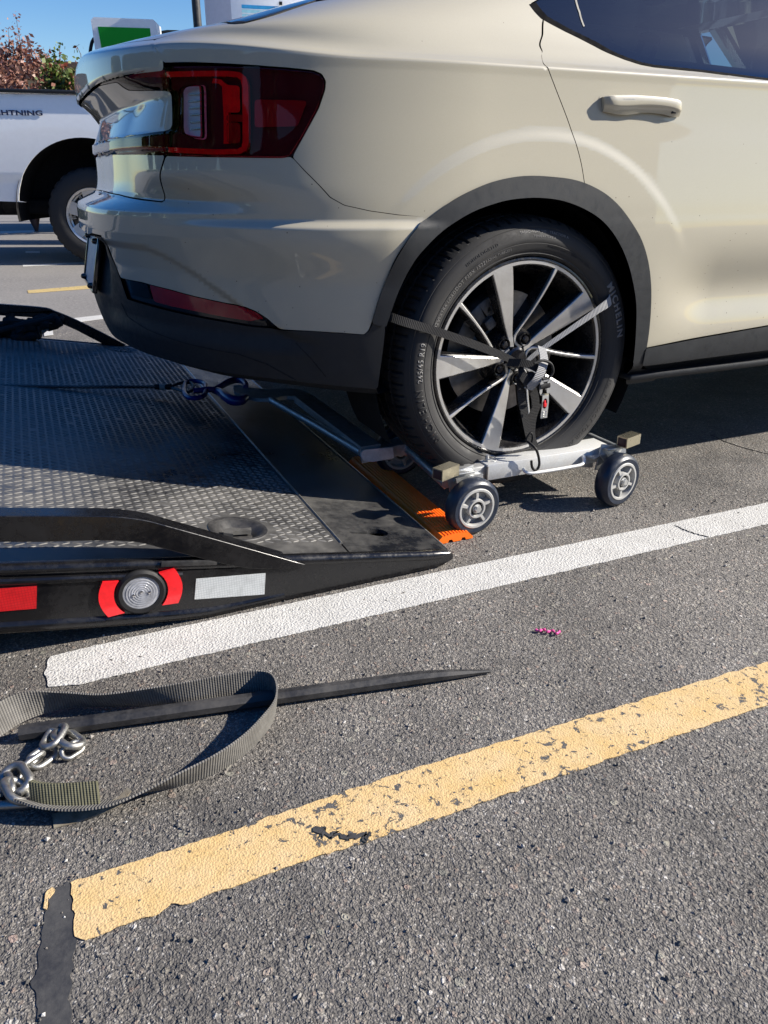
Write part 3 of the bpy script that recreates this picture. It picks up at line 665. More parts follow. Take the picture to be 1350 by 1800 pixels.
mid_n=[(1.0,1.0352),(.74,1.0352)]+midR[1:]+[(1.002,0.9237)]+[(.86,.921),(1.0,.921)]
bodypart('tailgate_upper_panel',mid_n+[(2-u,v) for u,v in reversed(mid_n)][1:-1],M['paint'],gap=.0016)
low_n=[(1.0,.884)]+[(1.054,0.8883),(0.639,0.8796),(0.4949,0.8755),(0.5322,0.7868),(0.5347,0.7793),(0.5953,0.7826),(0.7176,0.789),(1.0063,0.7927)]+[(1.0,.784)]
bodypart('tailgate_lower_panel',low_n+[(2-u,v) for u,v in reversed(low_n)][1:-1],M['paint'],gap=.0016,depth=.02)
# deck between lip and glass, then hatch glass
deck_n=[(1.0,1.0795),(.8,1.0795),(.66,1.0795),(.56,1.0775),(.53,1.0765),(.505,1.094),(.475,1.115),(.56,1.135),(.75,1.155),(1.0,1.165)]
bodypart('tailgate_deck',deck_n+[(2-u,v) for u,v in reversed(deck_n)][1:-1],M['paint'],gap=.0012,coarse=2)
hg=[(1.0,1.169),(.75,1.159),(.56,1.139),(.478,1.119)]+[(0.4505,1.1155),(0.488,1.1571),(0.507,1.1881)]+[(.405,1.20),(.345,1.28),(.275,1.38),(.235,1.42),(1.0,1.42)]
bodypart('hatch_glass',hg+[(2-u,v) for u,v in reversed(hg)][1:-1],M['glass_dark'],gap=.001,coarse=2,depth=.004)
# black seal along the glass
def ribbon_on(name,P,wd,off,mat,parent=car,th=.004,closed=False):
    P=densify(np.array(P,float)*[1.1,1],.012,closed)/[1.1,1]; t=np.gradient(P*[1.1,1],axis=0); t/=np.linalg.norm(t,axis=1,keepdims=True); n=np.stack([-t[:,1],t[:,0]],1)
    A=P+n*wd/2/[1.1,1]; B=P-n*wd/2/[1.1,1]; mb=MB(); V=[];F=[]
    rows=[offS(A[:,0],A[:,1],off-th)[0],offS(A[:,0],A[:,1],off)[0],offS(B[:,0],B[:,1],off)[0],offS(B[:,0],B[:,1],off-th)[0]]
    k=len(P); V=[tuple(r[i]) for i in range(k) for r in rows]
    for i in range(k-1):
        for j in range(3): F.append((i*4+j,i*4+j+1,(i+1)*4+j+1,(i+1)*4+j))
    mb.add(V,F); return mb.build(name,mat,parent,sharp=50)
ribbon_on('hatch_seal',[(.476,1.117)]+[(0.4414,1.1119),(0.4777,1.1531),(0.4902,1.1822)]+[(.40,1.20),(.34,1.28),(.27,1.38)],.006,.0015,M['rubber'])
# --- inner black shell
sh=[(1.0,1.07),(.53,1.068),(.46,1.10),(.36,1.20),(.05,1.20)]+ux([(.10,1.10),(.30,1.05),(1.08,1.045),(2.02,1.01),(3.2,.91),(3.48,.84),(3.5,.40),(3.2,.40)])+ux(circ(2.735,.38,.40,5,175,12))+ux([(1.5,.36),(.40,.37)])+ux(circ(0,.40,.405,0,180,26))+ux([(-.43,.385)])+[(.30,.40),(.6,.44),(1.0,.46)]
bodypart('inner_shell',sh+[(2-u,v) for u,v in reversed(sh)][1:-1],M['blackgap'],off=-.075,gap=0,coarse=3,step=.02,depth=0)
mb=MB()   # floor pan, bulkheads
mb.box((.90,.90,.34),(1.1,1.55,.05)); mb.box((1.4,.9,.36),(2.3,1.66,.05)); mb.box((-.52,.95,.42),(.42,1.1,.06)); mb.box((-.42,.95,.55),(.03,1.30,.30)); mb.box((.45,.9,.5),(.03,1.3,.3)); mb.box((.0,.95,.72),(.9,1.3,.04))
mb.box((3.0,.9,.33),(.8,1.5,.05)); mb.build('floor_pan',M['liner'],car)
# wheel housings
for (cx,cz,nm) in ((0,.40,'wheel_housing'),(2.735,.38,'wheel_housing')):
    for side in (0,1):
        mb=MB(); r=.402
        pr=[(r,.02),(r+.0,.25),(.30,.30),(0,.31)]
        m=Matrix.Translation((cx,0,cz))
        if side: m=Matrix.Translation((cx,1.8,cz))@Matrix.Scale(-1,4,(0,1,0))
        mb.lathe(pr,48,m,a0=R(-28),a1=R(208)); mb.build(nm,M['liner'],car)
# hood, roof, windscreen (outside the frame)
mb=MB(); mb.add([(1.30,.34,1.44),(1.30,1.46,1.44),(.55,.30,1.452),(.55,1.50,1.452),(.95,.26,1.475),(.95,1.54,1.475),(1.8,.36,1.43),(1.8,1.44,1.43)],[(2,3,5,4),(4,5,7,6)]); 
mb.build('roof_panel',M['paint'],car)
mb=MB(); mb.box((1.02,.9,1.446),(1.75,1.30,.02),b=.01); mb.build('roof_glass',M['gloss_black'],car)
mb=MB(); mb.add([(1.85,.36,1.44),(1.85,1.44,1.44),(2.62,1.62,1.02),(2.62,.18,1.02)],[(0,1,2,3)]); mb.build('windscreen',M['clearglass'],car)
mb=MB(); mb.add([(2.5,.03,1.01),(2.5,1.77,1.01),(3.2,.06,.94),(3.2,1.74,.94),(3.52,.2,.86),(3.52,1.6,.86),(3.60,.25,.5),(3.60,1.55,.5),(3.5,.1,.32),(3.5,1.7,.32),(3.5,.0,.6),(3.5,1.8,.6)],[(0,1,3,2),(2,3,5,4),(4,5,7,6),(6,7,9,8),(4,6,8,10),(5,11,9,7)]); mb.build('bonnet',M['paint'],car)
# door pillars (far side visible through the glass)
for x0,x1 in ((1.02,1.12),):
    for yb,yt in ((.06,.30),):
        mb=MB(); mb.tube([(x0+.05,yb,1.05),(x0+.03,yt,1.42)],.045,8); mb.build('door_pillar',M['gloss_black'],car)
for yb,yt in ((.10,.36),(1.70,1.44)):
    mb=MB(); mb.tube([(2.35,yb,1.02),(1.75,yt,1.43)],.035,8); mb.build('windscreen_pillar',M['gloss_black'],car)
# side glass
gl=[winlow[0]]+[winlow[i] for i in range(1,9)]+ux([(1.08,1.075),(1.6,1.07),(2.3,1.035),(2.25,1.10),(1.9,1.25),(1.55,1.36),(1.2,1.395),(.9,1.40),(.5,1.375),(.25,1.33),(.08,1.26),(.0,1.205)])
glin=inset(gl,.003)
panel('side_window',glin,M['glass'],car,off=-.004,depth=.004,coarse=2)
gl_r=[p for p in gl if S(*p)[0]<2.06]; fr_=ux([(2.08,1.047),(2.3,1.035),(2.25,1.10),(2.08,1.17)])
fg=[(2-u,v) for u,v in reversed([winlow[i] for i in range(0,9)]+ux([(1.08,1.075),(1.6,1.07),(1.62,1.10),(1.50,1.36),(1.2,1.395),(.9,1.40),(.5,1.375),(.25,1.33),(.08,1.26),(.0,1.205)]))]
panel('far_side_window',inset(fg,.003),M['glass_dark'],car,off=-.004,depth=.004,coarse=2)
mb=MB(); mb.tube([(1.64,1.74,1.06),(1.58,1.50,1.40)],.05,8); mb.build('door_pillar',M['gloss_black'],car)
ribbon_on('window_seal',[(0.0526,1.193),(0.0017,1.1807),(-0.0544,1.1653),(-0.1677,1.1415),(-0.2974,1.1157),(-0.412,1.0906),(-0.4603,1.0815),(-0.4983,1.0777),(-0.6347,1.0741),(-0.8382,1.0645)]+ux([(1.08,1.073),(1.6,1.068)]),.006,.0006,M['seal'])
ribbon_on('window_inner_frame',[(0.0124,1.1874),(-0.0313,1.1766),(-0.143,1.1546),(-0.2693,1.1292),(-0.398,1.1051),(-0.4473,1.0972),(-0.4879,1.093),(-0.6256,1.0907),(-0.8363,1.0834)]+ux([(1.08,1.086),(1.6,1.08)]),.014,-.006,M['seal'])
ribbon_on('window_divider',[(0.004,1.2178),(-0.0926,1.1864),(-0.177,1.1564)],.0014,-.0025,M['trimline'])
for P_ in (lambda q:q,MIR):
    panel('roof_rail',P_(ux([(.10,1.268),(.25,1.336),(.5,1.381),(.9,1.405),(1.2,1.400),(1.55,1.365),(1.9,1.256),(2.25,1.106),(2.34,1.10),(2.12,1.30),(1.98,1.43),(1.25,1.452),(.5,1.452),(.10,1.43)])),M['paint'],car,coarse=2,depth=.01)
# interior
for (sx,sy,w_) in ((.42,.55,.50),(.42,1.25,.50),(1.35,.45,.46),(1.35,1.35,.46)):
    mb=MB(); mb.box((sx,sy,.80),(.16,w_,.62),Euler((0,R(-14),0)),b=.05); mb.box((sx+.25,sy,.56),(.50,w_,.14),b=.05); mb.build('seat',M['seat'],car)
    mb=MB(); mb.box((sx-.09,sy,1.17),(.09,.24,.15),Euler((0,R(-10),0)),b=.035); mb.build('headrest',M['seat'],car)
mb=MB(); mb.box((-.10,.9,1.03),(.75,1.3,.02),b=.01); mb.build('parcel_shelf',M['seat'],car)
# --- arch trim and cladding
archI=[(0.1293,0.5196),(0.1134,0.5733),(0.1001,0.6108),(0.0836,0.6504),(0.064,0.6817),(0.029,0.7168),(-0.0079,0.7422),(-0.0541,0.7666),(-0.1091,0.7838),(-0.1559,0.7919),(-0.2168,0.7938),(-0.2787,0.7859),(-0.3406,0.7651),(-0.3897,0.7372),(-0.4349,0.6938),(-0.4729,0.638),(-0.5015,0.5732),(-0.5175,0.5214),(-0.5281,0.4534),(-0.5376,0.3697)]
arch_out=[(0.1515,0.5281),(0.1446,0.555),(0.1357,0.5866),(0.1232,0.6265),(0.1076,0.6672),(0.0879,0.7042),(0.064,0.7331),(0.0368,0.7523),(-0.0022,0.7801),(-0.0404,0.7998),(-0.0931,0.8196),(-0.1474,0.8308),(-0.1963,0.8339),(-0.2465,0.8316),(-0.2937,0.8267),(-0.338,0.8155),(-0.3874,0.7939),(-0.4297,0.7639),(-0.4659,0.7278),(-0.5,0.6865),(-0.527,0.6357),(-0.5452,0.5781),(-0.5562,0.5189),(-0.5625,0.4582),(-0.5644,0.4055)]
archI,arch_out=[[(p.x,p.y) for p in catmull([(a,b,0) for a,b in q],4)] for q in (archI,arch_out)]
arch_p=archI+list(reversed(arch_out))
panel('wheel_arch_trim',inset(arch_p,.0006),M['clad'],car,off=.006,depth=.05,rnd=.004)
archR=[(-0.5381,0.3681),(-0.5626,0.4056),(-0.5668,0.3634),(-0.5751,0.3499),(-0.5979,0.344),(-0.6362,0.3227),(-0.667,0.2979),(-0.5704,0.2975)]
panel('arch_foot',inset(archR,.0008),M['clad'],car,off=.005,depth=.03,rnd=.003)
sill=[(-0.5657,0.4077),(-0.691,0.4155),(-0.9872,0.434)]+ux([(DX,.4505),(2.05,.466),(2.05,.405),(DX,.392)])+[(-1.0091,0.3667),(-0.7065,0.3632),(-0.5668,0.3634)]
panel('door_trim',inset(sill,.001),M['clad'],car,off=.008,depth=.03,rnd=.003)
sill2=[(-0.5884,0.3525),(-0.7128,0.3565),(-1.0132,0.3608)]+ux([(DX,.389),(2.05,.40),(2.05,.33),(DX,.325)])+[(-1.0862,0.2954),(-0.8717,0.2941),(-0.6725,0.2953),(-0.6383,0.3224)]
panel('sill_trim',inset(sill2,.001),M['clad'],car,off=-.004,depth=.03,rnd=.003)
mb=MB(); mb.box((1.28,.05,.322),(1.85,.14,.018),b=.006); mb.build('sill_underside',M['clad'],car)
# lower bumper cladding
CB=[(0.151,0.3694),(0.241,0.3791),(0.3171,0.3856),(0.3951,0.3877),(0.4745,0.3874),(0.5333,0.3906),(0.5972,0.3922)]+[(.78,.398),(1.0,.388)]
refl_bot=[(0.315,0.5079),(0.3338,0.5074),(0.3753,0.5089),(0.4174,0.5139),(0.4861,0.5201),(0.5383,0.525),(0.5971,0.5302),(0.6739,0.5359),(0.6861,0.5839)]
cl_n=[(1.0,.679),(.87,.679),(.80,.686)]+[(0.71,0.6837),(0.7286,0.6572),(0.7088,0.6159),(0.6885,0.5778),(0.679,0.5306),(0.5983,0.5264),(0.5392,0.5213),(0.4868,0.5165),(0.4179,0.5104),(0.3757,0.5055),(0.3224,0.5041),(0.2626,0.5041),(0.212,0.5005),(0.1696,0.4963),(0.1585,0.506),(0.1505,0.5254),(0.1299,0.5157),(0.1343,0.4694),(0.1399,0.4286),(0.1463,0.3868),(0.1497,0.3694)]+CB[1:]
panel('bumper_cladding',inset(cl_n+[(2-u,v) for u,v in reversed(cl_n)][1:-1],.0008),M['clad'],car,off=.001,depth=.03,rnd=.003)
def loft(name,A,B,mat,nb=4):
    mb=MB(); n=len(A); V=[]
    for i in range(n):
        for j in range(nb+1): V.append(tuple(Vector(A[i]).lerp(Vector(B[i]),j/nb)))
    F=[(i*(nb+1)+j,i*(nb+1)+j+1,(i+1)*(nb+1)+j+1,(i+1)*(nb+1)+j) for i in range(n-1) for j in range(nb)]
    mb.add(V,F); return mb.build(name,mat,car,sharp=40)
us=np.linspace(CB[0][0],1.0,40); vv=np.interp(us,[c[0] for c in CB],[c[1]+.0012 for c in CB])
A=[tuple(S(u,v)+SN(u,v)*.0) for u,v in zip(us,vv)]; B=[(a[0]+.02+.05*(u-.16),a[1]+.030,a[2]-.026) for a,u in zip(A,us)]
A2=A+[(a[0],1.8-a[1],a[2]) for a in reversed(A)][1:]; B2=B+[(a[0],1.8-a[1],a[2]) for a in reversed(B)][1:]
loft('bumper_underlip',A2,B2,M['clad'])
loft('bumper_tray',B2,[(b[0]+.30,.9+(b[1]-.9)*.8,b[2]-.01) for b in B2],M['liner'])
# raised pressing lines on the cladding
ribbon_on('cladding_crease',[(0.2954,0.477),(0.2726,0.4439),(0.2482,0.3975)],.0022,.0018,M['blackgap'],th=.002)
ribbon_on('cladding_crease',[(0.7168,0.5158),(0.6977,0.4842),(0.6153,0.4637),(0.5118,0.4481),(0.4052,0.4396),(0.3546,0.4204),(0.3075,0.3851)],.0022,.0022,M['blackgap'],th=.002)
# --- fog light strip
fog=[(0.6855,0.5854),(0.6029,0.584),(0.5269,0.5758),(0.4774,0.5671),(0.4113,0.557),(0.3771,0.5541),(0.3578,0.5454),(0.3396,0.529),(0.3248,0.5076),(0.3755,0.5075),(0.4176,0.5125),(0.4864,0.5186),(0.5386,0.5235),(0.5976,0.5287),(0.675,0.5335)]
fp=panel('fog_reflector',inset(fog,.0008),M['gloss_black'],car,off=-.006,depth=.02)
panel('red_lens',inset([(0.5828,0.5803),(0.5273,0.5737),(0.4777,0.565),(0.4116,0.555),(0.3786,0.5501),(0.3581,0.5421),(0.3479,0.5294),(0.3737,0.5212),(0.4157,0.525),(0.4835,0.5329),(0.5354,0.5366),(0.5799,0.5414)],.0004),M['deepred'],fp,off=-.0025,depth=.006)
panel('clear_lens',inset([(0.6623,0.5834),(0.5911,0.5814),(0.5874,0.5445),(0.661,0.5481)],.0008),M['lens_clear'],fp,off=-.0025,depth=.006)
# --- tail lamp
lens=[(0.4833,1.0425),(0.4364,1.0415),(0.3865,1.0393),(0.3458,1.037),(0.3042,1.0337),(0.2603,1.0291),(0.2474,1.0233),(0.2417,1.0132),(0.2425,0.9979),(0.2527,0.9636),(0.2804,0.9053),(0.2974,0.8739),(0.3095,0.8712),(0.3473,0.8715),(0.4305,0.8732),(0.4922,0.876),(0.4897,0.9203),(0.479,0.9244),(0.4732,0.9318),(0.4724,0.9903),(0.474,0.9967),(0.4796,0.9998),(0.4908,1.0017)]
housing=panel('tail_lamp_housing',inset(lens,.0005),M['lamp_house'],car,off=-.020,depth=.02,chk=1)
lens_h=[(0.4627,0.9981),(0.4571,1.0051),(0.4408,1.0083),(0.4261,1.0076),(0.425,0.9962),(0.4254,0.9164),(0.4264,0.9077),(0.4431,0.9102),(0.4592,0.9182),(0.4633,0.9271)]
tl=panel('tail_lamp',inset(lens,.0012),M['lens'],car,off=.0005,depth=.012,holes=[lens_h],rnd=.003)
panel('reversing_lamp',inset(lens_h,.0006),M['lens_clear'],tl,off=-.001,depth=.004)
panel('reversing_reflector',lens_h,M['silverlens'],tl,off=-.017,depth=.004)
for P_ in ([(0.4516,0.9922),(0.4263,0.9931)],[(0.4519,0.9795),(0.4265,0.9805)],[(0.4511,0.9667),(0.4267,0.9679)],[(0.4505,0.9538),(0.427,0.9551)],[(0.4499,0.9397),(0.4273,0.9412)],[(0.4493,0.9267),(0.4277,0.9284)]):
    ribbon_on('reflector_rib',P_,.0022,-.012,M['chrome'],tl,th=.003)
def bar(name,P,wd,off,mat,th=.012): return ribbon_on(name,P,wd,off,mat,tl,th=th)
bar('lamp_band',[(0.4833,1.03),(0.4363,1.0288),(0.3863,1.0267),(0.3716,1.0243),(0.3643,1.017),(0.3619,1.0048),(0.3616,0.9529),(0.3625,0.8997),(0.3651,0.8878),(0.3734,0.8824),(0.4049,0.8814),(0.4484,0.8839),(0.4872,0.8867)],.010,-.003,M['red'])
bar('lamp_band',[(0.4093,1.0152),(0.3986,1.0128),(0.392,1.0054),(0.3903,0.9533),(0.3913,0.8976)],.008,-.004,M['red'])
panel('brake_lamp',[(0.3896,1.0053),(0.3708,1.0029),(0.3705,0.9572),(0.3894,0.9575)],M['red'],tl,off=-.003,depth=.01)
panel('side_reflector',[(0.3474,0.9778),(0.2708,0.9759),(0.2854,0.9318),(0.3481,0.9296)],M['deepred'],tl,off=-.004,depth=.008)
panel('side_reflector',[(0.3887,0.9511),(0.3641,0.9498),(0.3643,0.9403),(0.3889,0.9405)],M['deepred'],tl,off=-.004,depth=.006)
panel('side_reflector',[(0.389,0.9363),(0.371,0.935),(0.3715,0.8997),(0.3888,0.8998)],M['deepred'],tl,off=-.004,depth=.006)
# light bar (tailgate part of the lamp): upper stub and full-width lower bar
stub=[(0.4863,1.0424)]+[(.575,1.0352),(.64,1.0350),(.73,1.0350)]+[(0.6294,1.0303),(0.6221,1.0207),(0.6115,1.014),(0.5663,1.0088),(0.4948,1.002)]
lb=panel('lamp_stub',inset(stub,.0008),M['lens'],car,off=-.001,depth=.014,rnd=.002)
panel('lamp_stub_housing',inset(stub,.001),M['lamp_house'],lb,off=-.016,depth=.004)
ribbon_on('lamp_band',[(0.5827,1.0327),(0.5289,1.0332),(0.4897,1.0316)],.012,-.009,M['deepred'],lb,th=.006)
bar_n=[(1.0,.9195),(.86,.9195)]+[(0.9707,0.9204),(0.669,0.9159),(0.5568,0.918),(0.4938,0.9221),(0.4962,0.8766),(0.6386,0.8808),(1.0414,0.8896)]+[(1.0,.8855)]
bar_full=bar_n+[(2-u,v) for u,v in reversed(bar_n)][1:-1]
lb2=panel('light_bar',inset(bar_full,.0008),M['lens'],car,off=.0005,depth=.010,rnd=.002)
panel('light_bar_housing',inset(bar_full,.001),M['lamp_house'],lb2,off=-.014,depth=.004)
ribbon_on('light_strip',[(0.4946,0.8879),(0.5582,0.8907),(0.6909,0.8959),(0.9512,0.9045)]+[(.95,.897),(1.0,.897)],.010,-.006,M['deepred'],lb2,th=.006)
ribbon_on('amber_strip',[(0.6084,0.8928),(0.7148,0.8969),(0.8488,0.9011)],.0085,-.0055,M['amber'],lb2,th=.006)
# --- door handle
hd=[(-0.3553,1.005),(-0.3681,1.0096),(-0.4401,1.0132),(-0.5184,1.0116),(-0.564,1.0074),(-0.5752,0.9992),(-0.5797,0.9822),(-0.5733,0.9708),(-0.5341,0.961),(-0.4785,0.9594),(-0.4081,0.9645),(-0.3666,0.9715),(-0.3545,0.9864)]
hs=panel('door_handle_recess',inset(hd,.001),M['paint'],dooro,off=.0006,depth=.002,rnd=.0008)
def HP(x,y,o):  # point over the door surface given uv
    p,n=offS(x,y,o); return p
hb_t=[(-0.3599,1.004),(-0.3713,1.008),(-0.4403,1.0114),(-0.5186,1.0098),(-0.5594,1.006),(-0.5721,0.9979)]
hb_b=[(-0.3662,0.975),(-0.4,0.969),(-0.4306,0.9688),(-0.4763,0.9763),(-0.5242,0.9742),(-0.5492,0.9689),(-0.5752,0.9697)]
A=[];
k_=14; tt=np.linspace(0,1,k_)
def lerpl(P,t):
    P=np.array(P); s_=np.linspace(0,1,len(P)); return np.array([np.interp(t,s_,P[:,0]),np.interp(t,s_,P[:,1])])
V=[];F=[]
for t in tt:
    a=lerpl(hb_t,t); b=lerpl(hb_b,t); o=.021*min(1,math.sin(PI*min(max(t,.0),1))**.35+.28) if 0<t<1 else .012
    sec=[(0,.002),(.0,o*.70),(.05,o*.93),(.14,o),(.50,o*1.0),(.58,o*.95),(.64,o*.80),(1,.42*o),(1,.25*o) if not .42<t<.84 else (.62,.30*o),(1,.002) if not .42<t<.84 else (.50,.32*o),(.9,.001) if not .42<t<.84 else (.40,.30*o)]
    for (q,oo) in sec:
        c=a+(b-a)*q*1; V.append(tuple(offS(c[0],c[1],oo)[0]))
m_=len(sec)
for i in range(k_-1):
    for j in range(m_): F.append((i*m_+j,i*m_+(j+1)%m_,(i+1)*m_+(j+1)%m_,(i+1)*m_+j))
F+=[tuple(range(m_)),tuple((k_-1)*m_+j for j in reversed(range(m_)))]
mb=MB(); mb.add(V,F); hnd=mb.build('door_handle',M['paint'],dooro,sharp=42)
ribbon_on('handle_button',[(-0.4052,1.0006),(-0.4356,1.0012)],.0018,.0213,M['weld'],dooro,th=.001)
p=offS(*(-0.5507,0.98),.013)[0]; mb=MB(); mb.box(tuple(p),(.014,.004,.009),b=.001); mb.build('key_slot',M['blackgap'],dooro)
# --- licence plate
pc=Vector((-.946,.90,.600)); rot=Euler((0,R(13.6),0))
lp=MB().box(pc,(.006,.318,.150),rot,b=.004).build('licence_plate',M['plate_back'],car)
mb=MB(); 
for dy,dz,sy,sz in ((0,.074,.330,.010),(0,-.074,.330,.010),(.160,0,.010,.158),(-.160,0,.010,.158)):
    mb.box(pc+rot.to_matrix()@Vector((-.001,dy,dz)),(.014,sy,sz),rot,b=.003)
mb.build('plate_frame',M['gloss_black'],lp)
for dy in (-.12,.12):
    for dz in (-.062,.062):
        mb=MB(); mb.lathe([(0,-.016),(.006,-.014),(.0085,-.008),(.0085,.0)],10,Matrix.Translation(pc+rot.to_matrix()@Vector((-.004,dy,dz)))@Matrix.Rotation(R(-90),4,'Z')); mb.build('plate_bolt',M['gloss_black'],lp)
# tow / sensor details on cladding
# --- mud flap and liner edge
mb=MB(); mb.prism([(.325,.40),(.355,.39),(.352,.30),(.335,.262),(.30,.255),(.262,.265),(.25,.30)],.035,.039,lambda a,b,h:(a,h,b)); mb.build('mud_flap',M['clad'],car)
mb=MB(); mb.prism([(.36,.60),(.395,.50),(.385,.335),(.33,.335),(.335,.45),(.33,.55)],.02,.024,lambda a,b,h:(a,h,b)); mb.build('liner_flange',M['liner'],car)
for x,z in ((.352,.43),(.345,.37)):
    mb=MB(); mb.lathe([(0,-.006),(.005,-.005),(.008,0)],10,Matrix.Translation((x,.018,z))); mb.build('liner_clip',M['rubber'],car)
# ---------------------------------------------------------------- wheel
wheel=empty('wheel',(0,0,0)); wheel.parent=car; wheel.matrix_parent_inverse=Matrix.Translation((0,-.9,0)); wheel.location=WC
def wl(mb,name,mat,sharp=35): return mb.build(name,mat,wheel,sharp,world=False)
# tyre: sidewall lathe
side=[(.2560,.004),(.2580,-.001),(.2620,-.006),(.2640,-.0085),(.2665,-.0075),(.2700,-.0105),(.2780,-.0140),(.2880,-.0165),(.2890,-.0155),(.2905,-.0165),(.3000,-.0165),(.3120,-.0145),(.3220,-.0105),(.3235,-.0088),(.3250,-.0092),(.3300,-.0055),(.3350,-.0005)]
back=[(r,.232-h) for r,h in reversed(side)]
mb=MB(); mb.lathe(side+[(.3372,.0020)],180); mb.lathe([(.3372,.2300)]+back,90); mb.lathe([(.3372,.002),(.3372,.23)],90); wl(mb,'tyre',M['tyre'])
# tread with grooves and sipes
NP=72; per=10; nn=NP*per
prof=[(.3350,-.0010,0),(.3385,.0030,1),(.3430,.0100,1),(.3465,.0190,1),(.3485,.0300,1),(.3495,.0420,1),(.3497,.0470,1),(.3425,.0480,0),(.3425,.0555,0),(.3505,.0565,2),(.3515,.0750,2),(.3518,.0850,2),(.3440,.0860,0),(.3440,.0950,0),(.3520,.0960,3),(.3522,.1160,3),(.3520,.1360,3),(.3440,.1370,0),(.3440,.1460,0),(.3518,.1470,2),(.3505,.1750,2),(.3425,.1765,0),(.3425,.1840,0),(.3495,.1850,1),(.3465,.2130,1),(.3385,.2290,1),(.3350,.2330,0)]
V=[];F=[]
for i in range(nn):
    a=2*PI*i/nn
    for (r,h,kd) in prof:
        s=0; ph=i%per
        if kd==1: s=.0055 if ph in (0,1) else (.0018 if ph==5 and h>.015 else 0)
        if kd==2: s=.0045 if (i+int(h*60))%per==3 else 0
        if kd==3: s=.0030 if (i+int(h*90))%per==6 else 0
        sk=a+h*.35*(1 if kd!=1 else .5); V.append(((r-s)*math.cos(sk),h,(r-s)*math.sin(sk)))
q=len(prof)
for i in range(nn):
    j=(i+1)%nn
    for t in range(q-1): F.append((i*q+t,i*q+t+1,j*q+t+1,j*q+t))
me=mesh('tyre_tread',V,F,28); link('tyre_tread',me,M['tread'],wheel,False)
# lettering on the sidewall
def sidetext(s,ang,r,size,mat,up=1,sp=1.0,bold=0,depth=.0007):
    """letters follow the circle; ang = centre angle (deg, 0 = +X, counter-clockwise seen from outside)"""
    cu=bpy.data.curves.new('txt','FONT'); cu.body=s; cu.size=size; cu.align_x='CENTER'; cu.align_y='CENTER'; cu.space_character=sp; cu.extrude=0; cu.offset=bold; cu.resolution_u=3
    ob=bpy.data.objects.new('txt',cu); C.objects.link(ob); dg=bpy.context.evaluated_depsgraph_get(); me=bpy.data.meshes.new_from_object(ob.evaluated_get(dg)); bpy.data.objects.remove(ob)
    bm=bmesh.new(); bm.from_mesh(me); bpy.data.meshes.remove(me)
    bmesh.ops.subdivide_edges(bm,edges=[e for e in bm.edges if e.calc_length()>size*.25],cuts=2)
    rr_=[p[0] for p in side]; hh_=[p[1] for p in side]
    top=bm.faces[:]; ret=bmesh.ops.extrude_face_region(bm,geom=top); ev=[v for v in ret['geom'] if isinstance(v,bmesh.types.BMVert)]
    es=set(ev)
    for v in bm.verts:
        x,y=v.co.x,v.co.y; rad=r+y*up; th=R(ang)-x/r*up
        h=float(np.interp(rad,rr_,hh_)); h=h-(depth if v in es else -.0006)
        v.co=Vector((rad*math.cos(th),h,rad*math.sin(th)))
    me2=bpy.data.meshes.new('tyre_lettering'); bm.to_mesh(me2); bm.free()
    return me2
texts=[('MICHELIN',22,.3045,.029,'tyre_letter',1,1.25,.0008),('MICHELIN',203,.3045,.029,'tyre',1,1.25,.0008),
 ('PRIMACY TOUR A/S',-40,.3030,.018,'tyre',1,1.2,0),('TREADWEAR 540   TRACTION A',84,.3150,.0085,'tyre_letter',1,1.2,0),('TEMPERATURE A',84,.3040,.0075,'tyre_letter',1,1.2,0),
 ('WARNING SERIOUS INJURY MAY RESULT',66,.2840,.0075,'tyre',1,1.1,0),('DOT F3BX 1522',128,.2810,.013,'tyre_letter',1,1.1,0),('EXTRA LOAD',146,.2800,.011,'tyre_letter',1,1.15,0),
 ('245/45 R19',176,.2985,.019,'tyre_letter',1,1.1,.0002),('102V',157,.2795,.015,'tyre_letter',1,1.1,0),('RADIAL TUBELESS',110,.2810,.008,'tyre_letter',1,1.2,0),('HOMOLOGATED',118,.3040,.011,'tyre',1,1.2,0),('VOL',-17,.2990,.014,'tyre',1,1.2,0)]
for (s,ang,r,size,mt,up,sp,bo) in texts:
    me=sidetext(s,ang,r,size,M[mt],up,sp,bo); link('sidewall_lettering',me,M[mt],wheel,False)
# rim barrel and silver ring
mb=MB(); mb.lathe([(.2470,.0005),(.2500,-.0030),(.2545,-.0020),(.2575,.003),(.2575,.012),(.2400,.02),(.2330,.05),(.2250,.19),(.236,.215),(.236,.225),(.2150,.19),(.2150,.06),(.226,.03),(.2360,.006)],120,closed=True); wl(mb,'rim_barrel',M['spoke_black'])
mb=MB(); mb.lathe([(.2385,.0020),(.2392,-.0002),(.2465,-.0005),(.2472,.0015)],160); wl(mb,'rim_ring',M['alloy'])
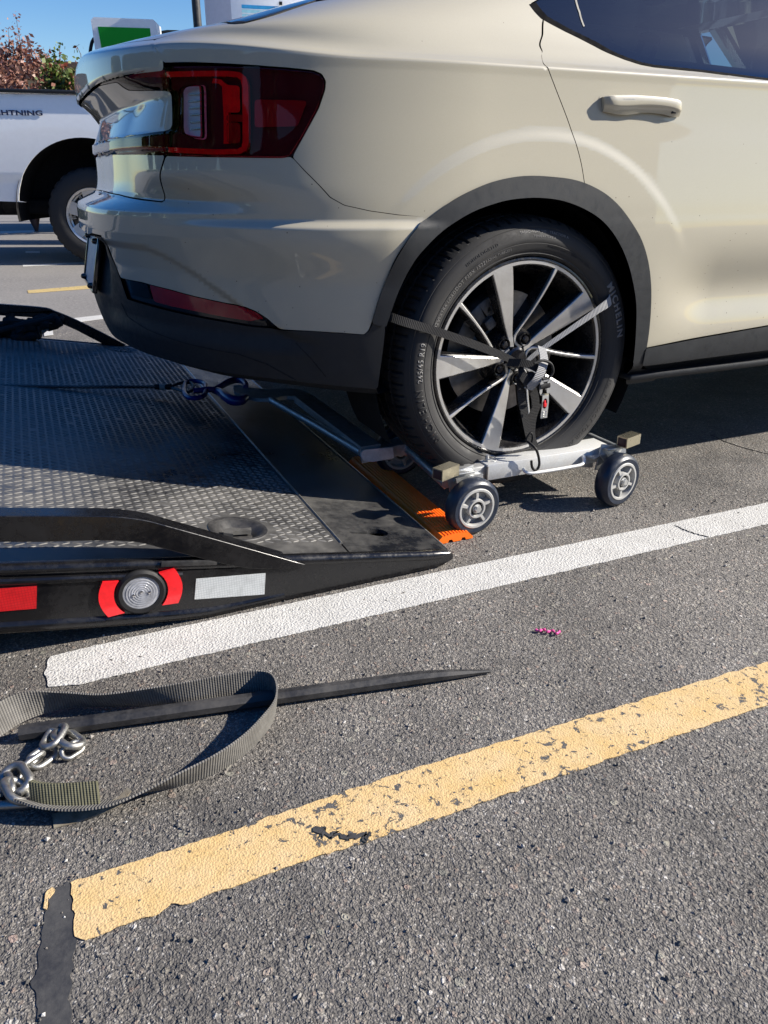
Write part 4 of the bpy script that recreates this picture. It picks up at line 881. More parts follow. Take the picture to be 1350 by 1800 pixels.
# hub and spokes
def polz(r,a,h): return (r*math.cos(R(a)),h,r*math.sin(R(a)))
def spoke(name,left,right,mat,f0=0.0,f1=.022,th=.03,bev=.002,top=True,k=14):
    """left/right: lists of (r,angle) from the rim to the hub; face recedes from f0 at rim to f1 at hub"""
    L=catmull([(l[0]*math.cos(R(l[1])),0,l[0]*math.sin(R(l[1]))) for l in left],k//2); Q=catmull([(l[0]*math.cos(R(l[1])),0,l[0]*math.sin(R(l[1]))) for l in right],k//2)
    n=min(len(L),len(Q)); V=[];F=[]
    for i in range(n):
        a,b=L[i],Q[i]; w=(b-a).normalized(); wl_=(b-a).length; be=min(bev,wl_*.3)
        def dep(p): rr=math.hypot(p.x,p.z); return f0+(f1-f0)*max(0,min(1,(.24-rr)/.18))**1.3
        for (p,dd) in ((a-w*.001,th),(a-w*.0005,be),(a+w*be,0),(a.lerp(b,.5),0),(b-w*be,0),(b+w*.0005,be),(b+w*.001,th)):
            V.append((p.x,dep(p)+dd,p.z))
    for i in range(n-1):
        for j in range(6): F.append((i*7+j,i*7+j+1,(i+1)*7+j+1,(i+1)*7+j))
    F.append(tuple(range(7))); F.append(tuple((n-1)*7+j for j in reversed(range(7))))
    mb=MB(); mb.add(V,F); return wl(mb,name,mat,30)
LUG0=63.0
for i in range(5):
    b=35.5+72*i
    Lf=[(.2470,b+6.8),(.205,b+6.9),(.17,b+7),(.13,b+7.4),(.10,b+8),(.07,b+8.5),(.048,b+9),(.036,b+14)]
    Rt=[(.2470,b-6.8),(.205,b-6.9),(.17,b-6.8),(.13,b-6.4),(.10,b-5.8),(.07,b-4.8),(.046,b-5),(.031,b-6)]
    spoke('wide_spoke',Lf,Rt,M['alloy'],0,.026,.005,.0012)
    spoke('spoke_web',[(r,a+math.degrees(.0035/r)) for r,a in Lf],[(r,a-math.degrees(.0035/r)) for r,a in Rt],M['spoke_black'],.0025,.0285,.045,.002)
    mid=[(.2470,b+33.2),(.21,b+33.8),(.17,b+35.2),(.13,b+38.2),(.10,b+43),(.075,b+51),(.058,b+59),(.044,b+60),(.034,b+46),(.0315,b+22)]
    hw=[.0048,.0030,.0026,.0024,.0024,.0024,.0026,.0030,.0032,.0034]
    def offp(s):
        P=[Vector((r*math.cos(R(a)),0,r*math.sin(R(a)))) for r,a in mid]; out=[]
        for j,p in enumerate(P):
            t=(P[min(j+1,len(P)-1)]-P[max(j-1,0)]).normalized(); n=Vector((t.z,0,-t.x)); q=p+n*hw[j]*s; out.append((math.hypot(q.x,q.z),math.degrees(math.atan2(q.z,q.x))))
        return out
    A_,B_=offp(-1),offp(1)
    def unw(P):
        o=[P[0]]
        for r,a in P[1:]:
            while a-o[-1][1]>180: a-=360
            while a-o[-1][1]<-180: a+=360
            o.append((r,a))
        return o
    A_,B_=unw(A_),unw(B_)
    spoke('thin_spoke',A_,B_,M['alloy'],0,.026,.005,.0008)
    hw=[h+.0035 for h in hw]; A2_,B2_=unw(offp(-1)),unw(offp(1))
    spoke('spoke_web',A2_,B2_,M['spoke_black'],.0025,.0285,.045,.002)

mb=MB(); mb.lathe([(0,.022),(.022,.022),(.026,.024),(.030,.030),(.070,.030),(.078,.045),(.078,.09)],60); wl(mb,'hub',M['spoke_black'])
mb=MB(); mb.lathe([(0,.0150),(.024,.0160),(.029,.020),(.030,.032)],40); wl(mb,'centre_cap',M['gloss_black'])
for i in range(5):
    a=LUG0+72*i; p=polz(.054,a,.026)
    mb=MB(); mb.lathe([(0,-.010),(.007,-.0095),(.0098,-.006),(.0105,0),(.0108,.012)],20,Matrix.Translation(p)); wl(mb,'lug_bolt',M['gloss_black'])
    mb=MB(); mb.lathe([(.0135,-.004),(.0165,-.0055),(.0175,-.003),(.0175,.012)],24,Matrix.Translation(p)); wl(mb,'lug_seat',M['spoke_black'])
mb=MB(); mb.lathe([(.085,.098),(.165,.098),(.165,.118),(.085,.118)],90,closed=True); mb.lathe([(0,.085),(.085,.085),(.085,.1)],60); wl(mb,'brake_disc',M['disc'])
mb=MB()
for a in (112,122,132,142,152): mb.box(Vector(polz(.15,a,.075)),(.05,.05,.045),Euler((0,R(-a),0)),b=.008)
mb.box(Vector(polz(.115,128,.07)),(.03,.06,.03),Euler((0,R(-128),0)),b=.006); mb.lathe([(0,-.01),(.012,-.01),(.012,.03)],14,Matrix.Translation(polz(.14,118,.06))); mb.lathe([(0,-.01),(.012,-.01),(.012,.03)],14,Matrix.Translation(polz(.14,140,.06)))
wl(mb,'brake_caliper',M['caliper'])
mb=MB(); mb.lathe([(.232,.05),(.21,.20),(0,.21)],60); wl(mb,'barrel_back',M['liner'])
# the other three wheels, simpler (hidden or outside the frame)
for (x,y,z,sg) in ((0,1.8,.40,-1),(2.735,0,.352,1),(2.735,1.8,.352,-1)):
    e=empty('wheel',(x,y,z)); e.parent=car; e.matrix_parent_inverse=Matrix.Translation((0,-.9,0)); e.scale=(1,sg,1)
    for ch in list(wheel.children):
        if ch.name.split('.')[0] in ('tyre','tyre_tread','rim_barrel','rim_ring','hub','brake_disc','wide_spoke','thin_spoke','spoke_web','barrel_back'):
            c=ch.copy(); C.objects.link(c); c.parent=e
# ================================================================ CARRIER BED
TH=R(9.8); P0=Vector((-.33,0,.032)); DA=Vector((-math.cos(TH),0,math.sin(TH))); DN=Vector((math.sin(TH),0,math.cos(TH)))
def D(a,y,h=0): return P0+DA*a+DN*h+Vector((0,y,0))
Y0,Y1=-.27,2.05
bed=thing('tow_truck_bed','tilted black steel tow truck bed with its tail on the asphalt','tow truck bed',(-.9,.9,.1))
def bb(mb,name,mat,parent=bed,sharp=35,kind=None): return mb.build(name,mat,parent,sharp,kind=kind)
def ell(cx,cy,rx,ry,n=28,a0=0,a1=360,rot=0):
    return [(cx+rx*math.cos(R(a0+(a1-a0)*i/n))*math.cos(rot)-ry*math.sin(R(a0+(a1-a0)*i/n))*math.sin(rot),cy+rx*math.cos(R(a0+(a1-a0)*i/n))*math.sin(rot)+ry*math.sin(R(a0+(a1-a0)*i/n))*math.cos(rot)) for i in range(n)]
KX,KY=(0.137,-0.1404); SEAM=(0.2554,-0.1657)[0]
# keyhole with two slots
def keyhole(kx,ky,s=1):
    return [(kx-.022*s,ky+.004)]+[(kx+.024*math.cos(R(t)),ky+.024*math.sin(R(t))) for t in range(170,-150,-16)]+[(kx-.018,ky-.016),(kx+.050,ky-.030),(kx+.052,ky-.023),(kx+.0,ky-.006)]
def khole(kx,ky):
    P=[]
    for t in range(20,341,12): P.append((kx+.026*math.cos(R(t)),ky+.022*math.sin(R(t))))
    return P+[(kx+.070,ky-.004),(kx+.070,ky+.004)]
V,F=plate([[(.004,Y0+.02),(SEAM-.003,Y0+.02),(SEAM-.003,Y1-.02),(.004,Y1-.02)],khole(KX,KY),khole(KX,1.78)],lambda a,b,h:D(a,b,h),-.012,0,.05)
mb=MB(); mb.add(V,F); bb(mb,'tail_plate',M['deck'])
mb=MB(); mb.box(D(KX,KY,-.055),(.12,.12,.002)); mb.box(D(KX,1.78,-.055),(.12,.12,.002)); bb(mb,'keyhole_well',M['blackgap'])
CXD,CYD=(0.4697,-0.1082); AE=4.6
hole=ell(CXD,CYD,.060,.056); hole2=ell(*(0.4789,1.9449),.060,.056)
V,F=plate([[(SEAM+.003,Y0+.02),(AE,Y0+.02),(AE,Y1-.02),(SEAM+.003,Y1-.02)],hole,hole2],lambda a,b,h:D(a,b,h),-.006,.0012,.05)
mb=MB(); mb.add(V,F); bb(mb,'deck_plate',M['deck'])
mb=MB(); mb.tube([D(SEAM,Y0+.07,.0012),D(SEAM,Y1-.05,.0012)],.0035,6); bb(mb,'seam_weld',M['weld'])
for (hx,hy) in ((CXD,CYD),(0.4789,1.9449)):
    mb=MB(); mb.lathe([(0,0),(.034,0),(.052,.014),(.060,.018),(.066,.019),(.068,.017)],40,Matrix.Translation(D(hx,hy,-.016))@Matrix.Rotation(-TH,4,'Y').inverted()@Matrix.Rotation(R(90),4,'X')); o=bb(mb,'tie_down_cup',M['bed_matt'])
    mb=MB(); mb.prism([(-.03,-.006),(.012,-.010),(.016,-.024),(.036,-.018),(.030,.004),(.012,.012),(-.012,.006),(-.034,.012)],-.010,-.001,lambda a,b,h:D(hx+a,hy+b,h)); mb.build('tie_down_latch',M['deck'],o)
    mb=MB(); mb.lathe([(0,0),(.010,0)],14,Matrix.Translation(D(hx,hy+.02,-.0145))@Matrix.Rotation(R(90),4,'X')); mb.build('tie_down_hole',M['blackgap'],o)
# raised tread pattern: far too many lugs to single out
def treads():
    V=[];F=[]; px,py=.0205,.0128
    na=int((1.55-SEAM)/px); ny=int((Y1-Y0-.13)/py)
    for i in range(na):
        for j in range(ny):
            a=SEAM+.02+i*px+(px/2 if 0 else 0); y=Y0+.085+j*py
            if math.hypot(a-CXD,y-CYD)<.078: continue
            s=1 if (i+j)%2 else -1; th=s*R(24); L=.0112*random.uniform(.9,1.08); W=.0022; H=.0014*random.uniform(.7,1.05)
            ca,sa=math.cos(th),math.sin(th); n=len(V)
            if random.random()<.02: continue
            for (p,q,h) in ((-L,0,-.0004),(-L*.4,-W,-.0004),(L*.4,-W,-.0004),(L,0,-.0004),(L*.4,W,-.0004),(-L*.4,W,-.0004),(-L*.55,0,H),(L*.55,0,H)):
                V.append(tuple(D(a+p*ca-q*sa,y+p*sa+q*ca,.0012+h)))
            F+=[(n,n+1,n+6),(n+1,n+2,n+7,n+6),(n+2,n+3,n+7),(n+3,n+4,n+7),(n+4,n+5,n+6,n+7),(n+5,n,n+6)]
    me=mesh('tread_pattern',V,F,50); fixn(me); o=link('tread_pattern',me,M['tread_plate'],bed); o['kind']='stuff'
treads()
# near side: rolled edge, side plate, lower tube
def sideplate(yf,sg,name='side_plate'):
    pts=[(-.33,.030),(-.33,.018),(-.36,.006),(-.50,.004),(-.62,.003),(-.88,.003),(-.95,.010),(-1.30,.062),(-4.6,.63),(-4.6,.765),(-1.27,.172),(-.72,.082)]
    pts=[(a,b) for a,b in pts]
    mb=MB(); mb.prism(pts,yf,yf+sg*.010,lambda a,b,h:(a,h,b)); return bb(mb,name,M['bed_black'])
sideplate(Y0,1); sideplate(Y1,-1)
for yy in (Y0+.012,Y1-.012):
    mb=MB(); mb.tube([D(.004,yy,-.006),D(.03,yy,-.0075),D(.06,yy,-.009),D(AE,yy,-.009)],[.008,.013,.014,.014],14); bb(mb,'rub_rail',M['bed_black'])
mb=MB(); mb.tube([D(.62,Y0+.002,-.028),D(AE,Y0+.002,-.028)],.008,10); bb(mb,'edge_bead',M['bed_black'])
low=catmull([(-.74,Y0+.012,.012),(-.86,Y0+.010,.012),(-.93,Y0+.008,.016),(-1.10,Y0+.008,.042),(-1.32,Y0+.008,.078),(-4.6,Y0+.008,.645)],5)
mb=MB(); mb.tube(low,.015,14); bb(mb,'lower_rail',M['bed_black'])
mb=MB(); mb.box((-.93,Y0-.004,.135),(.11,.006,.012),Euler((0,TH,0)),b=.002); bb(mb,'weld_seam',M['bed_matt'])
mb=MB(); mb.tube([D(.002,Y0+.02,-.004),D(.002,Y1-.02,-.004)],.006,8); bb(mb,'tail_edge',M['weld'])
# subframe so that light does not pass below
mb=MB()
for yy in (.45,1.35): mb.prism([(-1.0,.05),(-4.6,.62),(-4.6,.74),(-1.0,.13)],yy,yy+.08,lambda a,b,h:(a,h,b))
for a in (.9,1.3,1.7,2.1,2.5): mb.box(D(a,.89,-.05),(.06,2.25,.07),Euler((0,TH,0)))
bb(mb,'subframe',M['bed_matt'])
# hand rails: bent flat bar
def rail(y,pts,w=.026,hgt=.047,name='guard_rail'):
    c=catmull([(x,y,z) for x,z in pts],8)
    hw,hh=w/2,hgt/2; r=.006; pr=[]
    for cx,cy,a0 in ((hh-r,hw-r,0),(-(hh-r),hw-r,90),(-(hh-r),-(hw-r),180),(hh-r,-(hw-r),270)):
        for t in (0,45,90): pr.append((cx+r*math.cos(R(a0+t)),cy+r*math.sin(R(a0+t))))
    mb=MB(); mb.tube(c,1.0,prof=pr,up=(0,0,1)); return bb(mb,name,M['bed_black'])
yr=Y0+.013
RT=[(-1.3094,-0.277,0.3062),(-1.2414,-0.277,0.294),(-1.1701,-0.277,0.2812),(-1.1049,-0.277,0.2696),(-1.0567,-0.277,0.2598),(-1.0264,-0.277,0.2509),(-0.9957,-0.277,0.2394),(-0.9587,-0.277,0.2207),(-0.8519,-0.277,0.1657),(-0.6905,-0.277,0.0816)]
RB=[(-1.3188,-0.277,0.2585),(-1.2502,-0.277,0.2451),(-1.1783,-0.277,0.231),(-1.112,-0.277,0.2203),(-1.0682,-0.277,0.2118),(-1.0284,-0.277,0.2016),(-1.0015,-0.277,0.1903),(-0.9641,-0.277,0.1706),(-0.8355,-0.277,0.107),(-0.7624,-0.277,0.0875),(-0.7133,-0.277,0.0783)]
def flatrail(y,T,B,w=.024):
    # flat bar cut from plate: upper edge T, lower edge B as (x,z)
    T=[(-3.6,T[0][1]+(3.6+T[0][0])*math.tan(TH))]+[(p.x,p.y) for p in catmull([(a,b,0) for a,b in T],5)]; B=[(-3.6,B[0][1]+(3.6+B[0][0])*math.tan(TH))]+[(p.x,p.y) for p in catmull([(a,b,0) for a,b in B],5)]
    mb=MB(); mb.prism(T+list(reversed(B)),y,y+w,lambda a,b,h:(a,h,b)); o=bb(mb,'guard_rail',M['bed_black'],sharp=40)
    md=o.modifiers.new('bevel','BEVEL'); md.width=.003; md.segments=2; md.limit_method='ANGLE'; md.angle_limit=R(40); return o
flatrail(-.277,[(a[0],a[2]) for a in RT],[(a[0],a[2]) for a in RB],.042)
FT=[(-1.3871,2.03,0.3437),(-1.2608,2.03,0.3294),(-1.0977,2.03,0.3055),(-1.0482,2.03,0.2856),(-0.9792,2.03,0.2494),(-0.8806,2.03,0.1877),(-0.7739,2.03,0.1181)]
FB=[(-1.3965,2.03,0.2956),(-1.2692,2.03,0.2827),(-1.1051,2.03,0.2601),(-1.0551,2.03,0.2422),(-0.9858,2.03,0.2052),(-0.9095,2.03,0.1543),(-0.8536,2.03,0.1167)]
flatrail(2.02,[(a[0],a[2]) for a in FT],[(a[0],a[2]) for a in FB])
# marker lamp, reflectors, tapes on the side plate
LX=[(-1.0276,-0.273,0.0919)][0]
def side_m(p): return Matrix.Translation(p)
lm=MB().lathe([(.048,.0),(.0475,-.004),(.0425,-.009),(.0355,-.008),(.0343,-.004)],48,side_m((LX[0],-.272,LX[2]))); ml=bb(lm,'marker_lamp',M['rubber'])
mb=MB(); mb.lathe([(0,-.0085),(.006,-.0088),(.0066,-.0078),(.010,-.0088),(.0106,-.0077),(.0145,-.0086),(.0152,-.0076),(.019,-.0084),(.0197,-.0074),(.024,-.008),(.0247,-.007),(.029,-.0074),(.0297,-.0064),(.035,-.006),(.0358,-.004)],48,side_m((LX[0],-.272,LX[2]))); mb.build('lamp_lens',M['markerlens'],ml)
for dx in (-.015,0,.015):
    mb=MB(); mb.lathe([(0,-.0105),(.003,-.010),(.0035,-.007)],12,side_m((LX[0]+dx,-.272,LX[2]+.003*(1-abs(dx)*90)))); mb.build('lamp_diode',M['chrome'],ml)
for sg in (-1,1):
    P=[(sg*.051*math.cos(R(t)),.051*math.sin(R(t))) for t in range(-46,47,8)]; Q=[(sg*(.058+.021*math.cos(R(t*1.3))),.039*t/50) for t in range(50,-51,-10)]
    mb=MB(); mb.prism(P+Q,-.278,-.270,lambda a,b,h:(LX[0]+a,h,LX[2]+b)); bb(mb,'red_side_reflector',M['red'])
def patch(name,q,mat):
    a=[Vector((p[0],-.2705,p[2])) for p in q]; mb=MB(); mb.prism([(p.x,p.z) for p in a],-.2716,-.2695,lambda a,b,h:(a,h,b)); return bb(mb,name,mat)
patch('red_reflective_tape',[(-1.321,-0.272,0.1588),(-1.2067,-0.272,0.1446),(-1.2154,-0.272,0.0981),(-1.3297,-0.272,0.1139)],M['tape_red'])
patch('silver_reflective_tape',[(-0.9197,-0.272,0.0954),(-0.7775,-0.272,0.0775),(-0.7829,-0.272,0.0283),(-0.9275,-0.272,0.0499)],M['tape_white'])
# far side bundle of black straps hanging on the rail
sb=thing('strap_bundle','tangle of black tie-down straps hanging under the far guard rail of the bed','straps',(-1.2,2.0,.3))
BP=[(-1.3036,1.99,0.2346),(-1.258,1.99,0.2457),(-1.2282,1.99,0.2149),(-1.1965,1.99,0.27),(-1.1673,1.99,0.2056),(-1.1326,1.99,0.2514),(-1.1076,1.99,0.211),(-1.0736,1.99,0.2523)]
for i in range(9):
    p=[Vector(random.choice(BP))+Vector((random.uniform(-.05,.05),random.uniform(-.03,.03),random.uniform(-.02,.02))) for _ in range(4)]
    c=catmull(p,7); mb=MB(); mb.tube(c,[.010+.012*random.random() for _ in c],8,up=(0,.3,1)); mb.build('strap_fold',M['webblack'],sb)
mb=MB(); a=Vector((-1.126,1.99,0.2099)); b=Vector((-1.0739,1.99,0.2499)); mb.tube([a,a.lerp(b,.5),b],[.016,.018,.016],12); mb.build('ratchet_handle',M['zinc_dark'],sb)
# ---------------------------------------------------------------- winch cable and hook
HZ=.13
wc=thing('winch_cable','thin steel winch cable lying taut along the tow bed','cable',(-0.9167,1.1804,0.14))
a=Vector((-1.2732,1.1253,0.205)); b=Vector((-0.7717,1.1187,0.14)); st=a+(a-b)*1.2
def ctw(pts,r,n,turn):
    mb=MB()
    for k_ in range(n):
        P=[]
        for i,p in enumerate(pts):
            t=(pts[min(i+1,len(pts)-1)]-pts[max(i-1,0)]).normalized(); u=t.cross(Vector((0,0,1))).normalized(); w_=t.cross(u)
            an=2*PI*k_/n+i*turn; P.append(p+(u*math.cos(an)+w_*math.sin(an))*r*.55)
        mb.tube(P,r*.55,6)
    return mb
L_=[st.lerp(b,i/260)-Vector((0,0,.012*math.sin(PI*i/260))) for i in range(261)]
ctw(L_,.0055,4,.45).build('cable_strand',M['cable'],wc)
s1=Vector((-0.7829,1.1234,0.14)); s2=Vector((-0.7259,1.1075,0.138)); mb=MB(); mb.tube([s1,s2],.010,14); mb.build('swage_sleeve',M['rubber'],wc)
s1=Vector((-0.768,1.1171,0.14)); s2=Vector((-0.7408,1.1138,0.138)); mb=MB(); mb.tube([s1,s2],.0108,14); mb.build('white_sleeve_band',M['castrim'],wc)
e1=[Vector(p) for p in [(-0.7285,1.1169,0.136),(-0.6843,1.1601,0.136),(-0.6521,1.1554,0.136),(-0.6535,1.085,0.136),(-0.6821,1.0207,0.136),(-0.7072,1.0565,0.136),(-0.7299,1.1088,0.136)]]
mb=MB(); mb.tube(catmull(e1,5),.0055,8); mb.build('cable_eye',M['cable'],wc)
wh=thing('winch_hook','blue forged swivel hook at the end of the winch cable','hook',(-0.5827,1.0365,0.13))
def zp(L): return [Vector(p) for p in L]
lk=catmull(zp([(-0.6895,1.0659,0.136),(-0.6636,1.1603,0.136),(-0.6276,1.1633,0.136),(-0.6058,1.1177,0.136),(-0.6223,1.0203,0.136),(-0.6506,0.9423,0.136),(-0.6872,0.9342,0.136),(-0.7002,0.9875,0.136)]),5,True)
mb=MB(); mb.tube(lk,.0085,10,closed=True); mb.build('swivel_link',M['bluehook'],wh)
mb=MB(); mb.tube(zp([(-0.6644,1.0299,0.136),(-0.6407,1.0282,0.136),(-0.6169,1.0265,0.136),(-0.593,1.0248,0.136)]),[.010,.010,.012,.009],12); mb.build('swivel_pin',M['bluehook'],wh)
hk=catmull(zp([(-0.5969,1.0262,0.134),(-0.5712,1.0496,0.134),(-0.5355,1.0962,0.134),(-0.5024,1.1278,0.134),(-0.4731,1.1246,0.134),(-0.4685,1.0677,0.134),(-0.479,1.019,0.134)]),5); hk2=catmull(zp([(-0.5904,1.0395,0.128),(-0.5751,0.9992,0.128),(-0.5707,0.9319,0.128),(-0.5595,0.8797,0.128),(-0.5345,0.869,0.128),(-0.5109,0.8984,0.128)]),5)
mb=MB(); mb.tube(hk,[.009+.004*math.sin(PI*i/len(hk)) for i in range(len(hk))],12); mb.build('hook_upper_arm',M['bluehook'],wh)
mb=MB(); mb.tube(hk2,[.012+.006*math.sin(PI*i/len(hk2)) for i in range(len(hk2))],12); mb.build('hook_lower_arm',M['bluehook'],wh)
# ---------------------------------------------------------------- towing yoke (steel arms from the hook to the dolly)
yk=thing('towing_yoke','dull steel two-armed towing yoke running from the blue hook to the dolly','towing yoke',(-0.3621,0.5662,0.12))
pl=[(-0.5134,1.0674,0.128),(-0.4903,1.0754,0.128),(-0.4625,1.0195,0.128),(-0.4125,0.9722,0.128),(-0.3538,0.9558,0.128),(-0.2998,0.9241,0.128),(-0.2917,0.8534,0.128),(-0.3371,0.8242,0.128),(-0.3744,0.8561,0.128),(-0.406,0.8535,0.128),(-0.4375,0.8432,0.128),(-0.4823,0.8702,0.128),(-0.518,0.9255,0.128),(-0.5288,0.9878,0.128)]
mb=MB(); mb.prism([(p[0],p[1]) for p in pl],.118,.130,lambda a,b,h:(a,b,h)); mb.build('hook_plate',M['zinc_dark'],yk)
mb=MB(); mb.tube(zp([(-0.4338,0.8572,0.122),(-0.3841,0.5038,0.122),(-0.3519,0.2312,0.122)]),.0125,16); mb.build('round_arm',M['zinc_dark'],yk)
A1=Vector((-0.34,0.7899,0.135)); A2=Vector((-0.3278,0.2223,0.13)); mb=MB(); mb.tube([A1,A2],1.0,prof=[(.012,.030),(-.012,.030),(-.012,-.030),(.012,-.030)],up=(0,0,1)); mb.build('flat_arm',M['zinc_dark'],yk)
mb=MB(); fpz=[(-0.3489,0.2469,0.125),(-0.3189,0.2938,0.125),(-0.2824,0.2949,0.125),(-0.2224,0.2861,0.125),(-0.203,0.2607,0.125),(-0.2123,0.2259,0.125),(-0.2385,0.2317,0.125),(-0.2598,0.2246,0.125),(-0.2659,0.2112,0.125),(-0.3328,0.2189,0.125),(-0.3588,0.2145,0.125)]
mb.prism([(p[0],p[1]) for p in fpz],.095,.128,lambda a,b,h:(a,b,h)); mb.build('end_clamp',M['zinc'],yk)
ep=[(-0.3322,0.262,0.1127),(-0.2425,0.262,0.1142),(-0.2422,0.262,0.0808),(-0.3146,0.262,0.0789),(-0.3377,0.262,0.0858),(-0.3447,0.262,0.1006)]
mb=MB(); 
e0=[Vector(p) for p in [(-0.3641,0.2102,0.112),(-0.366,0.181,0.112),(-0.2853,0.1762,0.112),(-0.2425,0.258,0.112)]]
mb.prism([(p[0],p[2]) for p in [(-0.3641,0.21,0.1306),(-0.3537,0.21,0.1375),(-0.2665,0.21,0.134),(-0.2644,0.21,0.1012),(-0.3279,0.21,0.0984),(-0.3539,0.21,0.1039),(-0.3642,0.21,0.1171)]],.205,.212,lambda a,b,h:(a,h,b)); mb.build('clamp_face',M['zinc_white'],yk)
# ---------------------------------------------------------------- wheel dolly
dol=thing('wheel_dolly','galvanised steel four-wheeled dolly cradling the car wheel','wheel dolly',(.03,.1,0))
def db(mb,name,mat,parent=dol): return mb.build(name,mat,parent)
bt=[(-0.0539,0.0717,0.122),(0.3786,0.0961,0.122),(0.2816,-0.0153,0.122),(-0.1053,-0.0325,0.122)]
def hprism(pts,z0,z1,name,mat,b=0):
    mb=MB(); mb.prism([(p[0],p[1]) for p in pts],z0,z1,lambda a,b_,h:(a,b_,h)); return db(mb,name,mat)
bx0,bx1=-.115,.285; by=-.045; DZ=.021
mb=MB(); mb.box(((bx0+bx1)/2,by+.028,.1215+DZ),(bx1-bx0,.074,.006),b=.002); mb.box(((bx0+bx1)/2,by-.0075,.103+DZ),(bx1-bx0,.006,.044),b=.002); db(mb,'outer_beam',M['zinc_white'])
mb=MB(); mb.box((-.165,by+.028,.118+DZ),(.12,.060,.006),b=.001); mb.box((-.165,by-.001,.103+DZ),(.12,.005,.032),b=.001); ib=db(mb,'inner_beam',M['zinc'])
for dx in (-.205,-.172,-.140):
    mb=MB(); mb.lathe([(0,0),(.0075,0)],16,Matrix.Translation((dx,by+.028,.1213+DZ))@Matrix.Rotation(R(-90),4,'X')); mb.build('adjusting_hole',M['blackgap'],ib)
# holes drilled face, label
mb=MB(); mb.box((.045,by+.034,.1249),(.055,.012,.0006)); db(mb,'red_warning_label',M['red']) if False else None
k=NT('faded_red_print'); k.set(Base_Color=(.55,.25,.24,1),Roughness=.6); M['fadedred']=k.m
mb=MB(); mb.box((.075,by+.050,.1250+DZ),(.06,.010,.0007)); db(mb,'faded_label',M['fadedred'])
# lifting rod on the front
rd=catmull([(x,y,z+.020) for x,y,z in [(-.005,by-.013,.100),(.00,by-.030,.094),(.05,by-.034,.092),(.13,by-.034,.092),(.17,by-.033,.093),(.185,by-.026,.100),(.19,by-.012,.108)]],5)
mb=MB(); mb.tube(rd,.0048,12); db(mb,'side_handle',M['zinc_white'])
pn=MB(); 
ringc=Vector((-.088,by+.022,.128+DZ)); P=[ringc+Vector((.016*math.cos(t),.014*math.sin(t),.004*math.sin(t*2))) for t in [2*PI*i/24 for i in range(24)]]
pn.tube(P,.0014,6,closed=True); pn.tube([ringc+Vector((-.012,-.004,-.006)),ringc+Vector((-.012,-.004,.014))],.005,10); db(pn,'locking_pin',M['zinc'])
# rollers / cross tubes
def crosst(x0,y0,x1,y1,z,name):
    mb=MB(); mb.tube([(x0,y0,z),(x1,y1,z)],.0135,14); return db(mb,name,M['zinc_dark'])
crosst(-.232,-.05,-.192,.40,.112,'cross_tube'); crosst(.335,-.05,.325,.40,.118,'cross_tube')
mb=MB(); mb.box((-.185,.20,.100),(.05,.46,.006),Euler((0,R(-28),R(-5))),b=.001); mb.box((-.163,.2,.112),(.006,.46,.03),Euler((0,0,R(-5)))); db(mb,'tyre_cradle',M['zinc'])
mb=MB(); mb.box((.262,.20,.105),(.055,.46,.006),Euler((0,R(35),0)),b=.001); db(mb,'tyre_cradle',M['zinc_dark'])
mb=MB(); mb.box((.04,.395,.108),(.5,.03,.04),b=.003); mb.box((-.20,.40,.125),(.10,.05,.006),Euler((0,0,R(-4))),b=.001); db(mb,'inner_side_beam',M['zinc_dark'])
# end brackets of the casters
for (x,sg) in ((-.200,-1),(.268,1)):
    mb=MB()
    if sg<0:
        c=Vector((-.262,-.098,.166)); ax_=Vector((.030,.012,.0)); mb.tube([c-ax_,c+ax_],1,prof=[(.0145,.016),(-.0145,.016),(-.0145,-.016),(.0145,-.016)],up=(0,0,1))
    else:
        c=Vector((.308,-.098,.173)); ax_=Vector((.030,.008,.001)); mb.tube([c-ax_,c+ax_],1,prof=[(.0145,.016),(-.0145,.016),(-.0145,-.016),(.0145,-.016)],up=(0,0,1))
    br=db(mb,'stop_tube',M['brass'])
    c0=c-ax_*1.03; mb=MB(); mb.box(c0,(.001,.026,.023),Euler((0,0,math.atan2(ax_.y,ax_.x))),b=.0004); mb.build('tube_bore',M['lamp_house'],br)
    mb=MB(); 
    mb.box((x,-.072,.118),(.075,.006,.075),Euler((0,R(10*sg),0)),b=.002); mb.box((x+.01*sg,-.080,.150),(.07,.03,.006),b=.002)
    mb.prism([(x-.03,.14),(x+.05*sg*-1+.0,.14),(x+.012,.072),(x-.012,.072)],-.094,-.088,lambda a,b,h:(a,h,b))
    mb.box((x-.04*sg,-.04,.125),(.06,.07,.006),Euler((0,0,R(20*sg))),b=.001); mb.box((x-.055*sg,-.035,.108),(.05,.02,.04),Euler((0,0,R(-30*sg))),b=.001)
    db(mb,'caster_bracket',M['zinc'])
for (x,y,z) in ((-.175,-.0935,.128),(-.222,-.0935,.128),(.245,-.0935,.128),(.290,-.0935,.128)):
    mb=MB(); mb.lathe([(0,-.006),(.006,-.006),(.0068,-.004),(.0068,0)],6,Matrix.Translation((x,y+.018,z))); mb.lathe([(0,-.0015),(.0095,-.0015),(.0095,.001)],18,Matrix.Translation((x,y+.018,z))); db(mb,'bracket_bolt',M['zinc'])
for (x0,x1,yy,zz) in ((-.115,-.100,by-.011,.104),(.270,.285,by-.011,.104)):
    mb=MB(); mb.tube([(x0,yy,.104),(x0,yy,.142)],.0028,6); db(mb,'weld_bead',M['weld'])
